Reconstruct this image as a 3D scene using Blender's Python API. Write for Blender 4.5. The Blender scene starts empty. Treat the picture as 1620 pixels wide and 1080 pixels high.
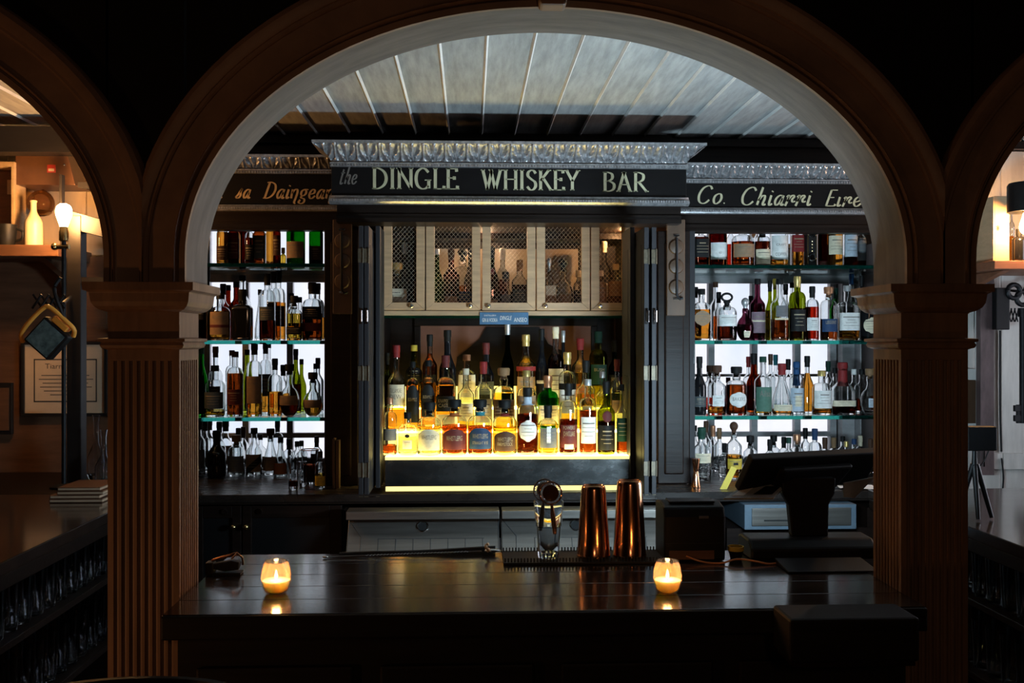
import bpy, bmesh, math, random
from mathutils import Vector, Matrix
random.seed(7)
PI = math.pi
SC = bpy.context.scene
COL = SC.collection

# ------------------------------------------------------------------ camera
F = 1575.0
TH = math.radians(2.4)
SN, CS = math.sin(TH), math.cos(TH)
CZ = 1.63
cd = bpy.data.cameras.new('camera'); cd.lens = 35.0; cd.sensor_width = 36.0
cam = bpy.data.objects.new('camera', cd); COL.objects.link(cam)
cam.location = (0, 0, CZ); cam.rotation_euler = (PI / 2, 0, -TH)
cd.clip_start = 0.05; cd.clip_end = 200
SC.camera = cam
SC.view_settings.view_transform = 'Standard'
SC.view_settings.look = 'None'
SC.view_settings.gamma = 1.0
SC.view_settings.exposure = 0.0
SC.view_settings.use_curve_mapping = False
SC.cycles.sample_clamp_indirect = 4.0
SC.cycles.caustics_reflective = False
SC.cycles.max_bounces = 14
SC.cycles.transmission_bounces = 14
SC.cycles.transparent_max_bounces = 24
SC.cycles.diffuse_bounces = 4

def X(px, Y, py=540):
    u = (px - 810) / F
    return Y * (SN + u * CS) / (CS - u * SN)
def Z(py, Y, px=810):
    u = (px - 810) / F
    return CZ - Y * ((py - 540) / F) / (CS - u * SN)

# ------------------------------------------------------------------ materials
def lin(c):
    return tuple((x / 12.92 if x <= 0.04045 else ((x + 0.055) / 1.055) ** 2.4) for x in c)
_MATS = {}
def newmat(name):
    m = bpy.data.materials.new(name); m.use_nodes = True
    return m, m.node_tree.nodes, m.node_tree.links
def pmat(name, col, rough=0.5, metal=0.0, var=0.25, scale=(8, 8, 8), bump=0.0, coat=0.0, spec=0.5, rvar=0.0, trans=0.0, ior=1.45, sss=0.0, detail=6.0):
    """Principled material whose base colour is broken up by a stretched noise; col is linear."""
    if name in _MATS: return _MATS[name]
    m, N, L = newmat(name)
    b = N['Principled BSDF']
    tc = N.new('ShaderNodeTexCoord'); mp = N.new('ShaderNodeMapping')
    mp.inputs['Scale'].default_value = scale
    no = N.new('ShaderNodeTexNoise'); no.inputs['Scale'].default_value = 1.0; no.inputs['Detail'].default_value = detail
    no.inputs['Roughness'].default_value = 0.65
    L.new(tc.outputs['Object'], mp.inputs['Vector']); L.new(mp.outputs['Vector'], no.inputs['Vector'])
    rp = N.new('ShaderNodeValToRGB')
    lo = tuple(max(0, c * (1 - var)) for c in col) + (1,); hi = tuple(min(1, c * (1 + var)) for c in col) + (1,)
    rp.color_ramp.elements[0].position = 0.3; rp.color_ramp.elements[1].position = 0.7
    rp.color_ramp.elements[0].color = lo; rp.color_ramp.elements[1].color = hi
    L.new(no.outputs['Fac'], rp.inputs['Fac']); L.new(rp.outputs['Color'], b.inputs['Base Color'])
    b.inputs['Roughness'].default_value = rough; b.inputs['Metallic'].default_value = metal
    b.inputs['Specular IOR Level'].default_value = spec
    b.inputs['Coat Weight'].default_value = coat; b.inputs['Coat Roughness'].default_value = 0.12
    b.inputs['Transmission Weight'].default_value = trans; b.inputs['IOR'].default_value = ior
    if sss:
        b.inputs['Subsurface Weight'].default_value = sss; b.inputs['Subsurface Radius'].default_value = (0.045, 0.032, 0.018); b.inputs['Subsurface Scale'].default_value = 1.0
    if rvar:
        mr = N.new('ShaderNodeMapRange'); mr.inputs['To Min'].default_value = max(0.02, rough - rvar); mr.inputs['To Max'].default_value = rough + rvar
        L.new(no.outputs['Fac'], mr.inputs['Value']); L.new(mr.outputs['Result'], b.inputs['Roughness'])
    if bump:
        bp = N.new('ShaderNodeBump'); bp.inputs['Strength'].default_value = bump; bp.inputs['Distance'].default_value = 0.004
        L.new(no.outputs['Fac'], bp.inputs['Height']); L.new(bp.outputs['Normal'], b.inputs['Normal'])
    _MATS[name] = m
    return m
def gmat(name, col, rough=0.0, ior=1.45):
    """solid refractive glass or liquid; the tint wavers slightly"""
    if name in _MATS: return _MATS[name]
    m, N, L = newmat(name)
    N.remove(N['Principled BSDF'])
    g = N.new('ShaderNodeBsdfGlass'); g.inputs['Roughness'].default_value = rough; g.inputs['IOR'].default_value = ior
    tc = N.new('ShaderNodeTexCoord'); no = N.new('ShaderNodeTexNoise'); no.inputs['Scale'].default_value = 30
    rp = N.new('ShaderNodeValToRGB')
    rp.color_ramp.elements[0].color = tuple(c * 0.93 for c in col) + (1,); rp.color_ramp.elements[1].color = tuple(col) + (1,)
    L.new(tc.outputs['Object'], no.inputs['Vector']); L.new(no.outputs['Fac'], rp.inputs['Fac']); L.new(rp.outputs['Color'], g.inputs['Color'])
    L.new(g.outputs[0], N['Material Output'].inputs['Surface'])
    _MATS[name] = m
    return m
def thinmat(name, tint=(1, 1, 1), gloss=0.5, rough=0.02, haze=0.0, hazecol=(1, 1, 1)):
    """thin glass: see-through tint with a fresnel sheen, optionally a frosted share"""
    if name in _MATS: return _MATS[name]
    m, N, L = newmat(name); N.remove(N['Principled BSDF'])
    t = N.new('ShaderNodeBsdfTransparent'); g = N.new('ShaderNodeBsdfGlossy'); g.inputs['Roughness'].default_value = rough
    tc = N.new('ShaderNodeTexCoord'); no = N.new('ShaderNodeTexNoise'); no.inputs['Scale'].default_value = 12
    rp = N.new('ShaderNodeValToRGB')
    rp.color_ramp.elements[0].color = tuple(c * 0.94 for c in tint) + (1,); rp.color_ramp.elements[1].color = tuple(tint) + (1,)
    L.new(tc.outputs['Object'], no.inputs['Vector']); L.new(no.outputs['Fac'], rp.inputs['Fac']); L.new(rp.outputs['Color'], t.inputs['Color'])
    fr = N.new('ShaderNodeFresnel'); fr.inputs['IOR'].default_value = 1.5
    mu = N.new('ShaderNodeMath'); mu.operation = 'MULTIPLY'; mu.inputs[1].default_value = gloss * 2
    L.new(fr.outputs[0], mu.inputs[0])
    mx = N.new('ShaderNodeMixShader'); L.new(mu.outputs[0], mx.inputs[0]); L.new(t.outputs[0], mx.inputs[1]); L.new(g.outputs[0], mx.inputs[2])
    out = mx.outputs[0]
    if haze:
        tr = N.new('ShaderNodeBsdfTranslucent'); tr.inputs['Color'].default_value = tuple(hazecol) + (1,)
        m2 = N.new('ShaderNodeMixShader'); m2.inputs[0].default_value = haze
        L.new(out, m2.inputs[1]); L.new(tr.outputs[0], m2.inputs[2]); out = m2.outputs[0]
    L.new(out, N['Material Output'].inputs['Surface'])
    _MATS[name] = m
    return m
def emat(name, col, strength, var=0.1, scale=6):
    if name in _MATS: return _MATS[name]
    m, N, L = newmat(name); N.remove(N['Principled BSDF'])
    e = N.new('ShaderNodeEmission'); e.inputs['Strength'].default_value = strength
    tc = N.new('ShaderNodeTexCoord'); no = N.new('ShaderNodeTexNoise'); no.inputs['Scale'].default_value = scale
    rp = N.new('ShaderNodeValToRGB')
    rp.color_ramp.elements[0].color = tuple(c * (1 - var) for c in col) + (1,); rp.color_ramp.elements[1].color = tuple(col) + (1,)
    L.new(tc.outputs['Object'], no.inputs['Vector']); L.new(no.outputs['Fac'], rp.inputs['Fac']); L.new(rp.outputs['Color'], e.inputs['Color'])
    L.new(e.outputs[0], N['Material Output'].inputs['Surface'])
    _MATS[name] = m
    return m
def boardmat(name, col, pitch, rough=0.6, var=0.2, scale=(3, 3, 40), groove=0.004, axis=0, streak=None):
    """boarding: wood noise plus a bump groove every `pitch` metres along axis"""
    if name in _MATS: return _MATS[name]
    m = pmat(name, col, rough, 0, var, scale, 0.0)
    N, L = m.node_tree.nodes, m.node_tree.links
    b = N['Principled BSDF']; tc = next(n for n in N if n.type == 'TEX_COORD')
    sp = N.new('ShaderNodeSeparateXYZ'); L.new(tc.outputs['Object'], sp.inputs[0])
    dv = N.new('ShaderNodeMath'); dv.operation = 'DIVIDE'; dv.inputs[1].default_value = pitch; L.new(sp.outputs[axis], dv.inputs[0])
    fr = N.new('ShaderNodeMath'); fr.operation = 'FRACT'; L.new(dv.outputs[0], fr.inputs[0])
    sb = N.new('ShaderNodeMath'); sb.operation = 'SUBTRACT'; sb.inputs[1].default_value = 0.5; L.new(fr.outputs[0], sb.inputs[0])
    ab = N.new('ShaderNodeMath'); ab.operation = 'ABSOLUTE'; L.new(sb.outputs[0], ab.inputs[0])
    mr = N.new('ShaderNodeMapRange'); mr.inputs['From Min'].default_value = 0.5 - groove / pitch; mr.inputs['From Max'].default_value = 0.5
    mr.inputs['To Min'].default_value = 1; mr.inputs['To Max'].default_value = 0; L.new(ab.outputs[0], mr.inputs['Value'])
    bp = N.new('ShaderNodeBump'); bp.inputs['Strength'].default_value = 0.9; bp.inputs['Distance'].default_value = 0.006
    L.new(mr.outputs['Result'], bp.inputs['Height']); L.new(bp.outputs['Normal'], b.inputs['Normal'])
    return m

M = {}
M['dark_wood'] = pmat('dark stained wood', (0.0105, 0.0055, 0.004), 0.42, var=0.45, scale=(4, 4, 60), bump=0.15, spec=0.18)
M['dark_wood_h'] = pmat('dark stained wood, level grain', (0.011, 0.007, 0.0055), 0.40, var=0.45, scale=(4, 40, 60), bump=0.15, spec=0.18)
M['bar_top'] = pmat('varnished bar top', (0.020, 0.012, 0.009), 0.20, var=0.5, scale=(3, 34, 8), bump=0.08, rvar=0.08, spec=0.6, coat=0.8)
M['counter_back'] = pmat('worn back counter', (0.017, 0.012, 0.010), 0.28, var=0.45, scale=(4, 50, 8), bump=0.2, rvar=0.1)
M['pillar'] = pmat('brown pillar wood', (0.20, 0.115, 0.070), 0.55, var=0.35, scale=(20, 20, 3), bump=0.2)
M['arch'] = pmat('brown arch paint', (0.23, 0.14, 0.092), 0.5, var=0.3, scale=(5, 5, 5), bump=0.25)
M['soffit'] = pmat('worn arch soffit', (0.125, 0.102, 0.086), 0.6, var=0.3, scale=(6, 30, 6), bump=0.2)
M['black_wall'] = pmat('black painted wall', (0.006, 0.0055, 0.0055), 0.75, var=0.3, scale=(3, 3, 3), spec=0.2)
M['floor'] = pmat('dark floorboards', (0.02, 0.014, 0.011), 0.5, var=0.4, scale=(8, 2, 4))
M['ceiling'] = pmat('brushed grey ceiling paint', (0.30, 0.295, 0.285), 0.6, var=0.28, scale=(45, 5, 5), bump=0.12, detail=8)
M['bead'] = pmat('ceiling bead paint', (0.68, 0.66, 0.63), 0.4, var=0.2, scale=(10, 4, 10))
M['silver'] = pmat('antique silver gilt', (0.42, 0.41, 0.42), 0.36, metal=0.75, var=0.45, scale=(60, 60, 60))
M['sign_black'] = pmat('sign board black', (0.006, 0.005, 0.005), 0.5, var=0.25, scale=(6, 6, 30), bump=0.05, spec=0.15)
M['gold'] = pmat('sign gold paint', (0.46, 0.42, 0.27), 0.5, var=0.15, scale=(20, 20, 20))
M['gold_dim'] = pmat('sign ochre paint', (0.52, 0.36, 0.20), 0.5, var=0.2, scale=(20, 20, 20))
M['shaded_script'] = pmat('shade-darkened grey lettering', (0.14, 0.12, 0.105), 0.5, var=0.2, scale=(20, 20, 20))  # grey lowered to paint in the shade on the small word
M['pale_wood'] = pmat('pale door wood', (0.48, 0.30, 0.165), 0.5, var=0.22, scale=(6, 6, 50))
M['plaque_wood'] = pmat('brown plaque wood', (0.085, 0.045, 0.024), 0.5, var=0.35, scale=(14, 14, 4), bump=0.2)
M['shutter'] = pmat('slate shutter paint', (0.022, 0.020, 0.022), 0.55, var=0.2, scale=(30, 30, 4), spec=0.25)
M['hinge'] = pmat('worn brass hinge', (0.09, 0.07, 0.045), 0.5, metal=0.4, var=0.4, scale=(90, 90, 90))
M['steel'] = pmat('brushed stainless steel', (0.34, 0.31, 0.28), 0.33, metal=0.9, var=0.15, scale=(4, 60, 60), rvar=0.08)
M['steel_dark'] = pmat('dull steel', (0.16, 0.16, 0.165), 0.4, metal=0.7, var=0.2, scale=(20, 20, 20))
M['brass'] = pmat('brass', (0.62, 0.45, 0.20), 0.25, metal=1, var=0.15, scale=(30, 30, 30))
M['copper'] = pmat('copper plate', (0.78, 0.36, 0.19), 0.17, metal=1, var=0.15, scale=(30, 30, 12), rvar=0.05)
M['chrome'] = pmat('polished chrome', (0.7, 0.7, 0.7), 0.12, metal=1, var=0.08, scale=(30, 30, 30))
M['iron'] = pmat('black iron', (0.02, 0.02, 0.022), 0.5, metal=0.6, var=0.3, scale=(40, 40, 40))
M['black_plastic'] = pmat('black plastic', (0.005, 0.005, 0.0055), 0.45, var=0.25, scale=(60, 60, 60), spec=0.3)
M['grey_plastic'] = pmat('grey plastic', (0.34, 0.37, 0.39), 0.4, var=0.15, scale=(40, 40, 40))
M['blue_grey'] = pmat('blue grey enamel', (0.10, 0.14, 0.18), 0.4, var=0.15, scale=(20, 20, 20))
M['rubber'] = pmat('black rubber', (0.008, 0.008, 0.008), 0.7, var=0.3, scale=(80, 80, 80))
M['window_frame'] = pmat('grey window paint', (0.30, 0.29, 0.29), 0.5, var=0.2, scale=(10, 10, 30))
M['black_matt'] = pmat('matt black wood', (.010, .008, .007), .6, var=.4, scale=(3, 30, 40), bump=.1, spec=.25)
M['pane'] = thinmat('window pane', (0.97, 0.98, 1.0), 0.3)
M['shelf_glass'] = gmat('shelf glass', (0.93, 0.99, 0.98))
M['wire'] = pmat('brass wire', (0.55, 0.47, 0.36), 0.4, metal=0.7, var=0.2, scale=(50, 50, 50))
M['alcove_board'] = boardmat('cream tongue and groove', (0.60, 0.45, 0.30), 0.11, 0.5, 0.15, (10, 10, 2))
M['alcove_brown'] = pmat('alcove brown wood', (0.13, 0.06, 0.032), 0.45, var=0.3, scale=(4, 4, 30))
M['grey_board'] = boardmat('grey limed boards', (0.60, 0.57, 0.53), 0.12, 0.55, 0.2, (14, 14, 2.5))
M['paper'] = pmat('certificate paper', (0.55, 0.40, 0.27), 0.7, var=0.08, scale=(10, 10, 10))
M['ink'] = pmat('printed ink', (0.05, 0.04, 0.035), 0.7, var=0.2, scale=(20, 20, 20))
M['cream'] = pmat('cream ceramic', (0.75, 0.62, 0.42), 0.35, var=0.1, scale=(10, 10, 10))
M['wax'] = pmat('candle wax', (0.95, 0.84, 0.68), 0.5, var=0.05, scale=(10, 10, 10), sss=0.6)
M['work_yellow'] = pmat('work light orange paint', (0.75, 0.33, 0.05), 0.4, var=0.15, scale=(20, 20, 20))
M['crate'] = pmat('pine crate', (0.55, 0.38, 0.22), 0.5, var=0.15, scale=(10, 10, 40))
M['salmon'] = pmat('salmon painted reflection', (0.24, 0.10, 0.065), 0.4, var=0.25, scale=(3, 3, 3))
M['cabinet_back'] = pmat('cabinet back board', (0.50, 0.38, 0.25), 0.6, var=0.12, scale=(6, 6, 20))
M['tray_front'] = pmat('smudged dark steel', (0.055, 0.056, 0.056), 0.25, metal=0.7, var=0.45, scale=(7, 9, 12), rvar=0.15)
M['votive'] = thinmat('frosted votive glass', (1.0, 0.86, 0.72), 0.4, 0.05, 0.20, (1.0, 0.60, 0.36))
M['glassware'] = gmat('glassware', (0.96, 0.97, 0.98))
M['orange_cable'] = pmat('orange cable', (0.50, 0.20, 0.07), 0.5, var=0.15, scale=(20, 20, 20))
M['yellow_paper'] = pmat('yellow paper', (0.60, 0.45, 0.06), 0.6, var=0.15, scale=(20, 20, 20))
M['white_paper'] = pmat('white paper', (0.7, 0.69, 0.66), 0.7, var=0.06, scale=(20, 20, 20))
M['blue_sticker'] = pmat('blue sticker', (0.05, 0.13, 0.24), 0.45, var=0.2, scale=(20, 20, 20))
M['screen'] = emat('lit till screen', (0.60, 0.84, 1.0), 315.0, 0.1, 3)
M['bulb'] = emat('glowing lamp filament', (1.0, 0.50, 0.17), 430.0, 0.1, 8)
M['flame'] = emat('candle flame', (1.0, 0.55, 0.20), 45.0, 0.1, 30)
M['led'] = emat('amber step light', (1.0, 0.80, 0.24), 22.0, 0.25, 6)
M['led_riser'] = emat('amber step riser', (1.0, 0.78, 0.20), 3.2, 0.5, 16)
M['led_edge'] = emat('bright step edge', (1.0, 0.85, 0.33), 1.5, 0.2, 14)
M['led_line'] = emat('amber light line', (1.0, 0.62, 0.12), 1.3, 0.35, 9)

# ------------------------------------------------------------------ mesh builder
class MB:
    def __init__(s): s.v = []; s.f = []
    def add(s, vs, fs):
        b = len(s.v); s.v += [tuple(v) for v in vs]; s.f += [tuple(b + i for i in f) for f in fs]
        return s
    def box(s, x0, x1, y0, y1, z0, z1):
        if x0 > x1: x0, x1 = x1, x0
        if y0 > y1: y0, y1 = y1, y0
        if z0 > z1: z0, z1 = z1, z0
        return s.add([(x0,y0,z0),(x1,y0,z0),(x1,y1,z0),(x0,y1,z0),(x0,y0,z1),(x1,y0,z1),(x1,y1,z1),(x0,y1,z1)],
                     [(0,3,2,1),(4,5,6,7),(0,1,5,4),(1,2,6,5),(2,3,7,6),(3,0,4,7)])
    def obox(s, c, h, R=None):
        R = R or Matrix.Identity(3); c = Vector(c)
        vs = [c + R @ Vector((sx*h[0], sy*h[1], sz*h[2])) for sz in (-1,1) for sx, sy in ((-1,-1),(1,-1),(1,1),(-1,1))]
        return s.add(vs, [(0,3,2,1),(4,5,6,7),(0,1,5,4),(1,2,6,5),(2,3,7,6),(3,0,4,7)])
    def lathe(s, c, prof, n=24, cs=None, cap0=True, cap1=True, ring=False):
        """prof [(r,z)], cs(theta, k)->factor pair for non-round sections"""
        vs = []
        for k, (r, z) in enumerate(prof):
            for i in range(n):
                t = 2 * PI * i / n
                fx, fy = cs(t, k) if cs else (math.cos(t), math.sin(t))
                vs.append((c[0] + r * fx, c[1] + r * fy, c[2] + z))
        fs = []
        for k in range(len(prof) - 1):
            for i in range(n):
                j = (i + 1) % n
                fs.append((k*n+i, k*n+j, (k+1)*n+j, (k+1)*n+i))
        if ring:
            k = len(prof) - 1
            for i in range(n):
                j = (i + 1) % n
                fs.append((k*n+i, k*n+j, j, i))
        else:
            if cap0: fs.append(tuple(reversed(range(n))))
            if cap1: fs.append(tuple(range((len(prof)-1)*n, len(prof)*n)))
        return s.add(vs, fs)
    def tube(s, pts, r, n=8, closed=False):
        pts = [Vector(p) for p in pts]; m = len(pts); vs = []; up = Vector((0.13, 0.21, 1)).normalized()
        for i, p in enumerate(pts):
            if closed: d = pts[(i+1) % m] - pts[i-1]
            else: d = pts[min(i+1, m-1)] - pts[max(i-1, 0)]
            d.normalize()
            a = d.cross(up)
            if a.length < 1e-3: a = d.cross(Vector((1, 0, 0)))
            a.normalize(); b = d.cross(a); rr = r[i] if isinstance(r, (list, tuple)) else r
            vs += [p + a * (rr * math.cos(2*PI*k/n)) + b * (rr * math.sin(2*PI*k/n)) for k in range(n)]
        fs = []
        for i in range(m if closed else m - 1):
            i2 = (i + 1) % m
            for k in range(n):
                k2 = (k + 1) % n
                fs.append((i*n+k, i*n+k2, i2*n+k2, i2*n+k))
        if not closed:
            fs.append(tuple(range(n-1, -1, -1))); fs.append(tuple((m-1)*n + k for k in range(n)))
        return s.add(vs, fs)
    def grid(s, rows):
        n = len(rows[0]); vs = [p for r in rows for p in r]; fs = []
        for i in range(len(rows) - 1):
            for j in range(n - 1):
                fs.append((i*n+j, i*n+j+1, (i+1)*n+j+1, (i+1)*n+j))
        return s.add(vs, fs)
    def prism(s, poly, y0, y1):
        """polygon in x,z pulled from y0 to y1"""
        n = len(poly)
        vs = [(x, y0, z) for x, z in poly] + [(x, y1, z) for x, z in poly]
        fs = [tuple(range(n)), tuple(range(2*n-1, n-1, -1))] + [(i, i+n, (i+1) % n + n, (i+1) % n) for i in range(n)]
        return s.add(vs, fs)
    def prismx(s, poly, x0, x1):
        """polygon in y,z pulled along x"""
        n = len(poly)
        vs = [(x0, y, z) for y, z in poly] + [(x1, y, z) for y, z in poly]
        fs = [tuple(range(n-1, -1, -1)), tuple(range(n, 2*n))] + [(i, (i+1) % n, (i+1) % n + n, i+n) for i in range(n)]
        return s.add(vs, fs)
    def sphere(s, c, r, n=16, m=10, sc=(1, 1, 1)):
        prof = []
        vs = [(c[0], c[1], c[2] - r*sc[2])]
        for k in range(1, m):
            a = -PI/2 + PI*k/m
            for i in range(n):
                t = 2*PI*i/n
                vs.append((c[0] + r*sc[0]*math.cos(a)*math.cos(t), c[1] + r*sc[1]*math.cos(a)*math.sin(t), c[2] + r*sc[2]*math.sin(a)))
        vs.append((c[0], c[1], c[2] + r*sc[2])); e = len(vs) - 1
        fs = [(0, 1+(i+1) % n, 1+i) for i in range(n)]
        for k in range(m-2):
            for i in range(n):
                j = (i+1) % n
                fs.append((1+k*n+i, 1+k*n+j, 1+(k+1)*n+j, 1+(k+1)*n+i))
        b = 1 + (m-2)*n
        fs += [(b+i, b+(i+1) % n, e) for i in range(n)]
        return s.add(vs, fs)
    def build(s, name, mat, parent=None, smooth=False, bevel=0.0, sharp=40, kind=None):
        o0 = Vector((0, 0, 0)); q = parent
        while q is not None: o0 += q.location; q = q.parent
        me = bpy.data.meshes.new(name)
        me.from_pydata([(x - o0.x, y - o0.y, z - o0.z) for x, y, z in s.v], [], s.f)
        me.validate()
        bm = bmesh.new(); bm.from_mesh(me); bmesh.ops.recalc_face_normals(bm, faces=bm.faces); bm.to_mesh(me); bm.free()
        mats = mat if isinstance(mat, (list, tuple)) else [mat]
        for m in mats: me.materials.append(M[m] if isinstance(m, str) else m)
        if smooth:
            me.polygons.foreach_set('use_smooth', [True] * len(me.polygons))
            me.set_sharp_from_angle(angle=math.radians(sharp))
        me.update()
        o = bpy.data.objects.new(name, me); COL.objects.link(o)
        if parent is not None: o.parent = parent
        if bevel:
            b = o.modifiers.new('bevel', 'BEVEL'); b.width = bevel; b.segments = 2; b.limit_method = 'ANGLE'
        if kind: o['kind'] = kind
        return o

ALL = []
def thing(name, label, cat, loc=(0, 0, 0), group=None):
    o = bpy.data.objects.new(name, None); COL.objects.link(o); o.location = loc; o.empty_display_size = 0.05
    o['label'] = label; o['category'] = cat
    if group: o['group'] = group
    ALL.append(o)
    return o
def tag(o, label, cat, group=None):
    o['label'] = label; o['category'] = cat
    if group: o['group'] = group
    ALL.append(o); return o
def struct(o):
    o['kind'] = 'structure'; return o
def dup(root, loc, label=None):
    r = root.copy(); COL.objects.link(r); r.location = loc
    if label: r['label'] = label
    ALL.append(r)
    for ch in list(root.children):
        c = ch.copy(); COL.objects.link(c); c.parent = r
        for g in list(ch.children):
            d = g.copy(); COL.objects.link(d); d.parent = c
    return r
def cr(pts, n=6, closed=False):
    """Catmull-Rom through points of any dimension"""
    out = []; m = len(pts)
    rng = range(m if closed else m - 1)
    for i in rng:
        p0 = pts[i-1] if (closed or i > 0) else pts[i]; p1 = pts[i]; p2 = pts[(i+1) % m]; p3 = pts[(i+2) % m] if (closed or i+2 < m) else p2
        for k in range(n):
            t = k / n
            out.append(tuple(0.5*((2*b) + (-a+c)*t + (2*a-5*b+4*c-d)*t*t + (-a+3*b-3*c+d)*t**3) for a, b, c, d in zip(p0, p1, p2, p3)))
    if not closed: out.append(tuple(pts[-1]))
    return out

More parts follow.
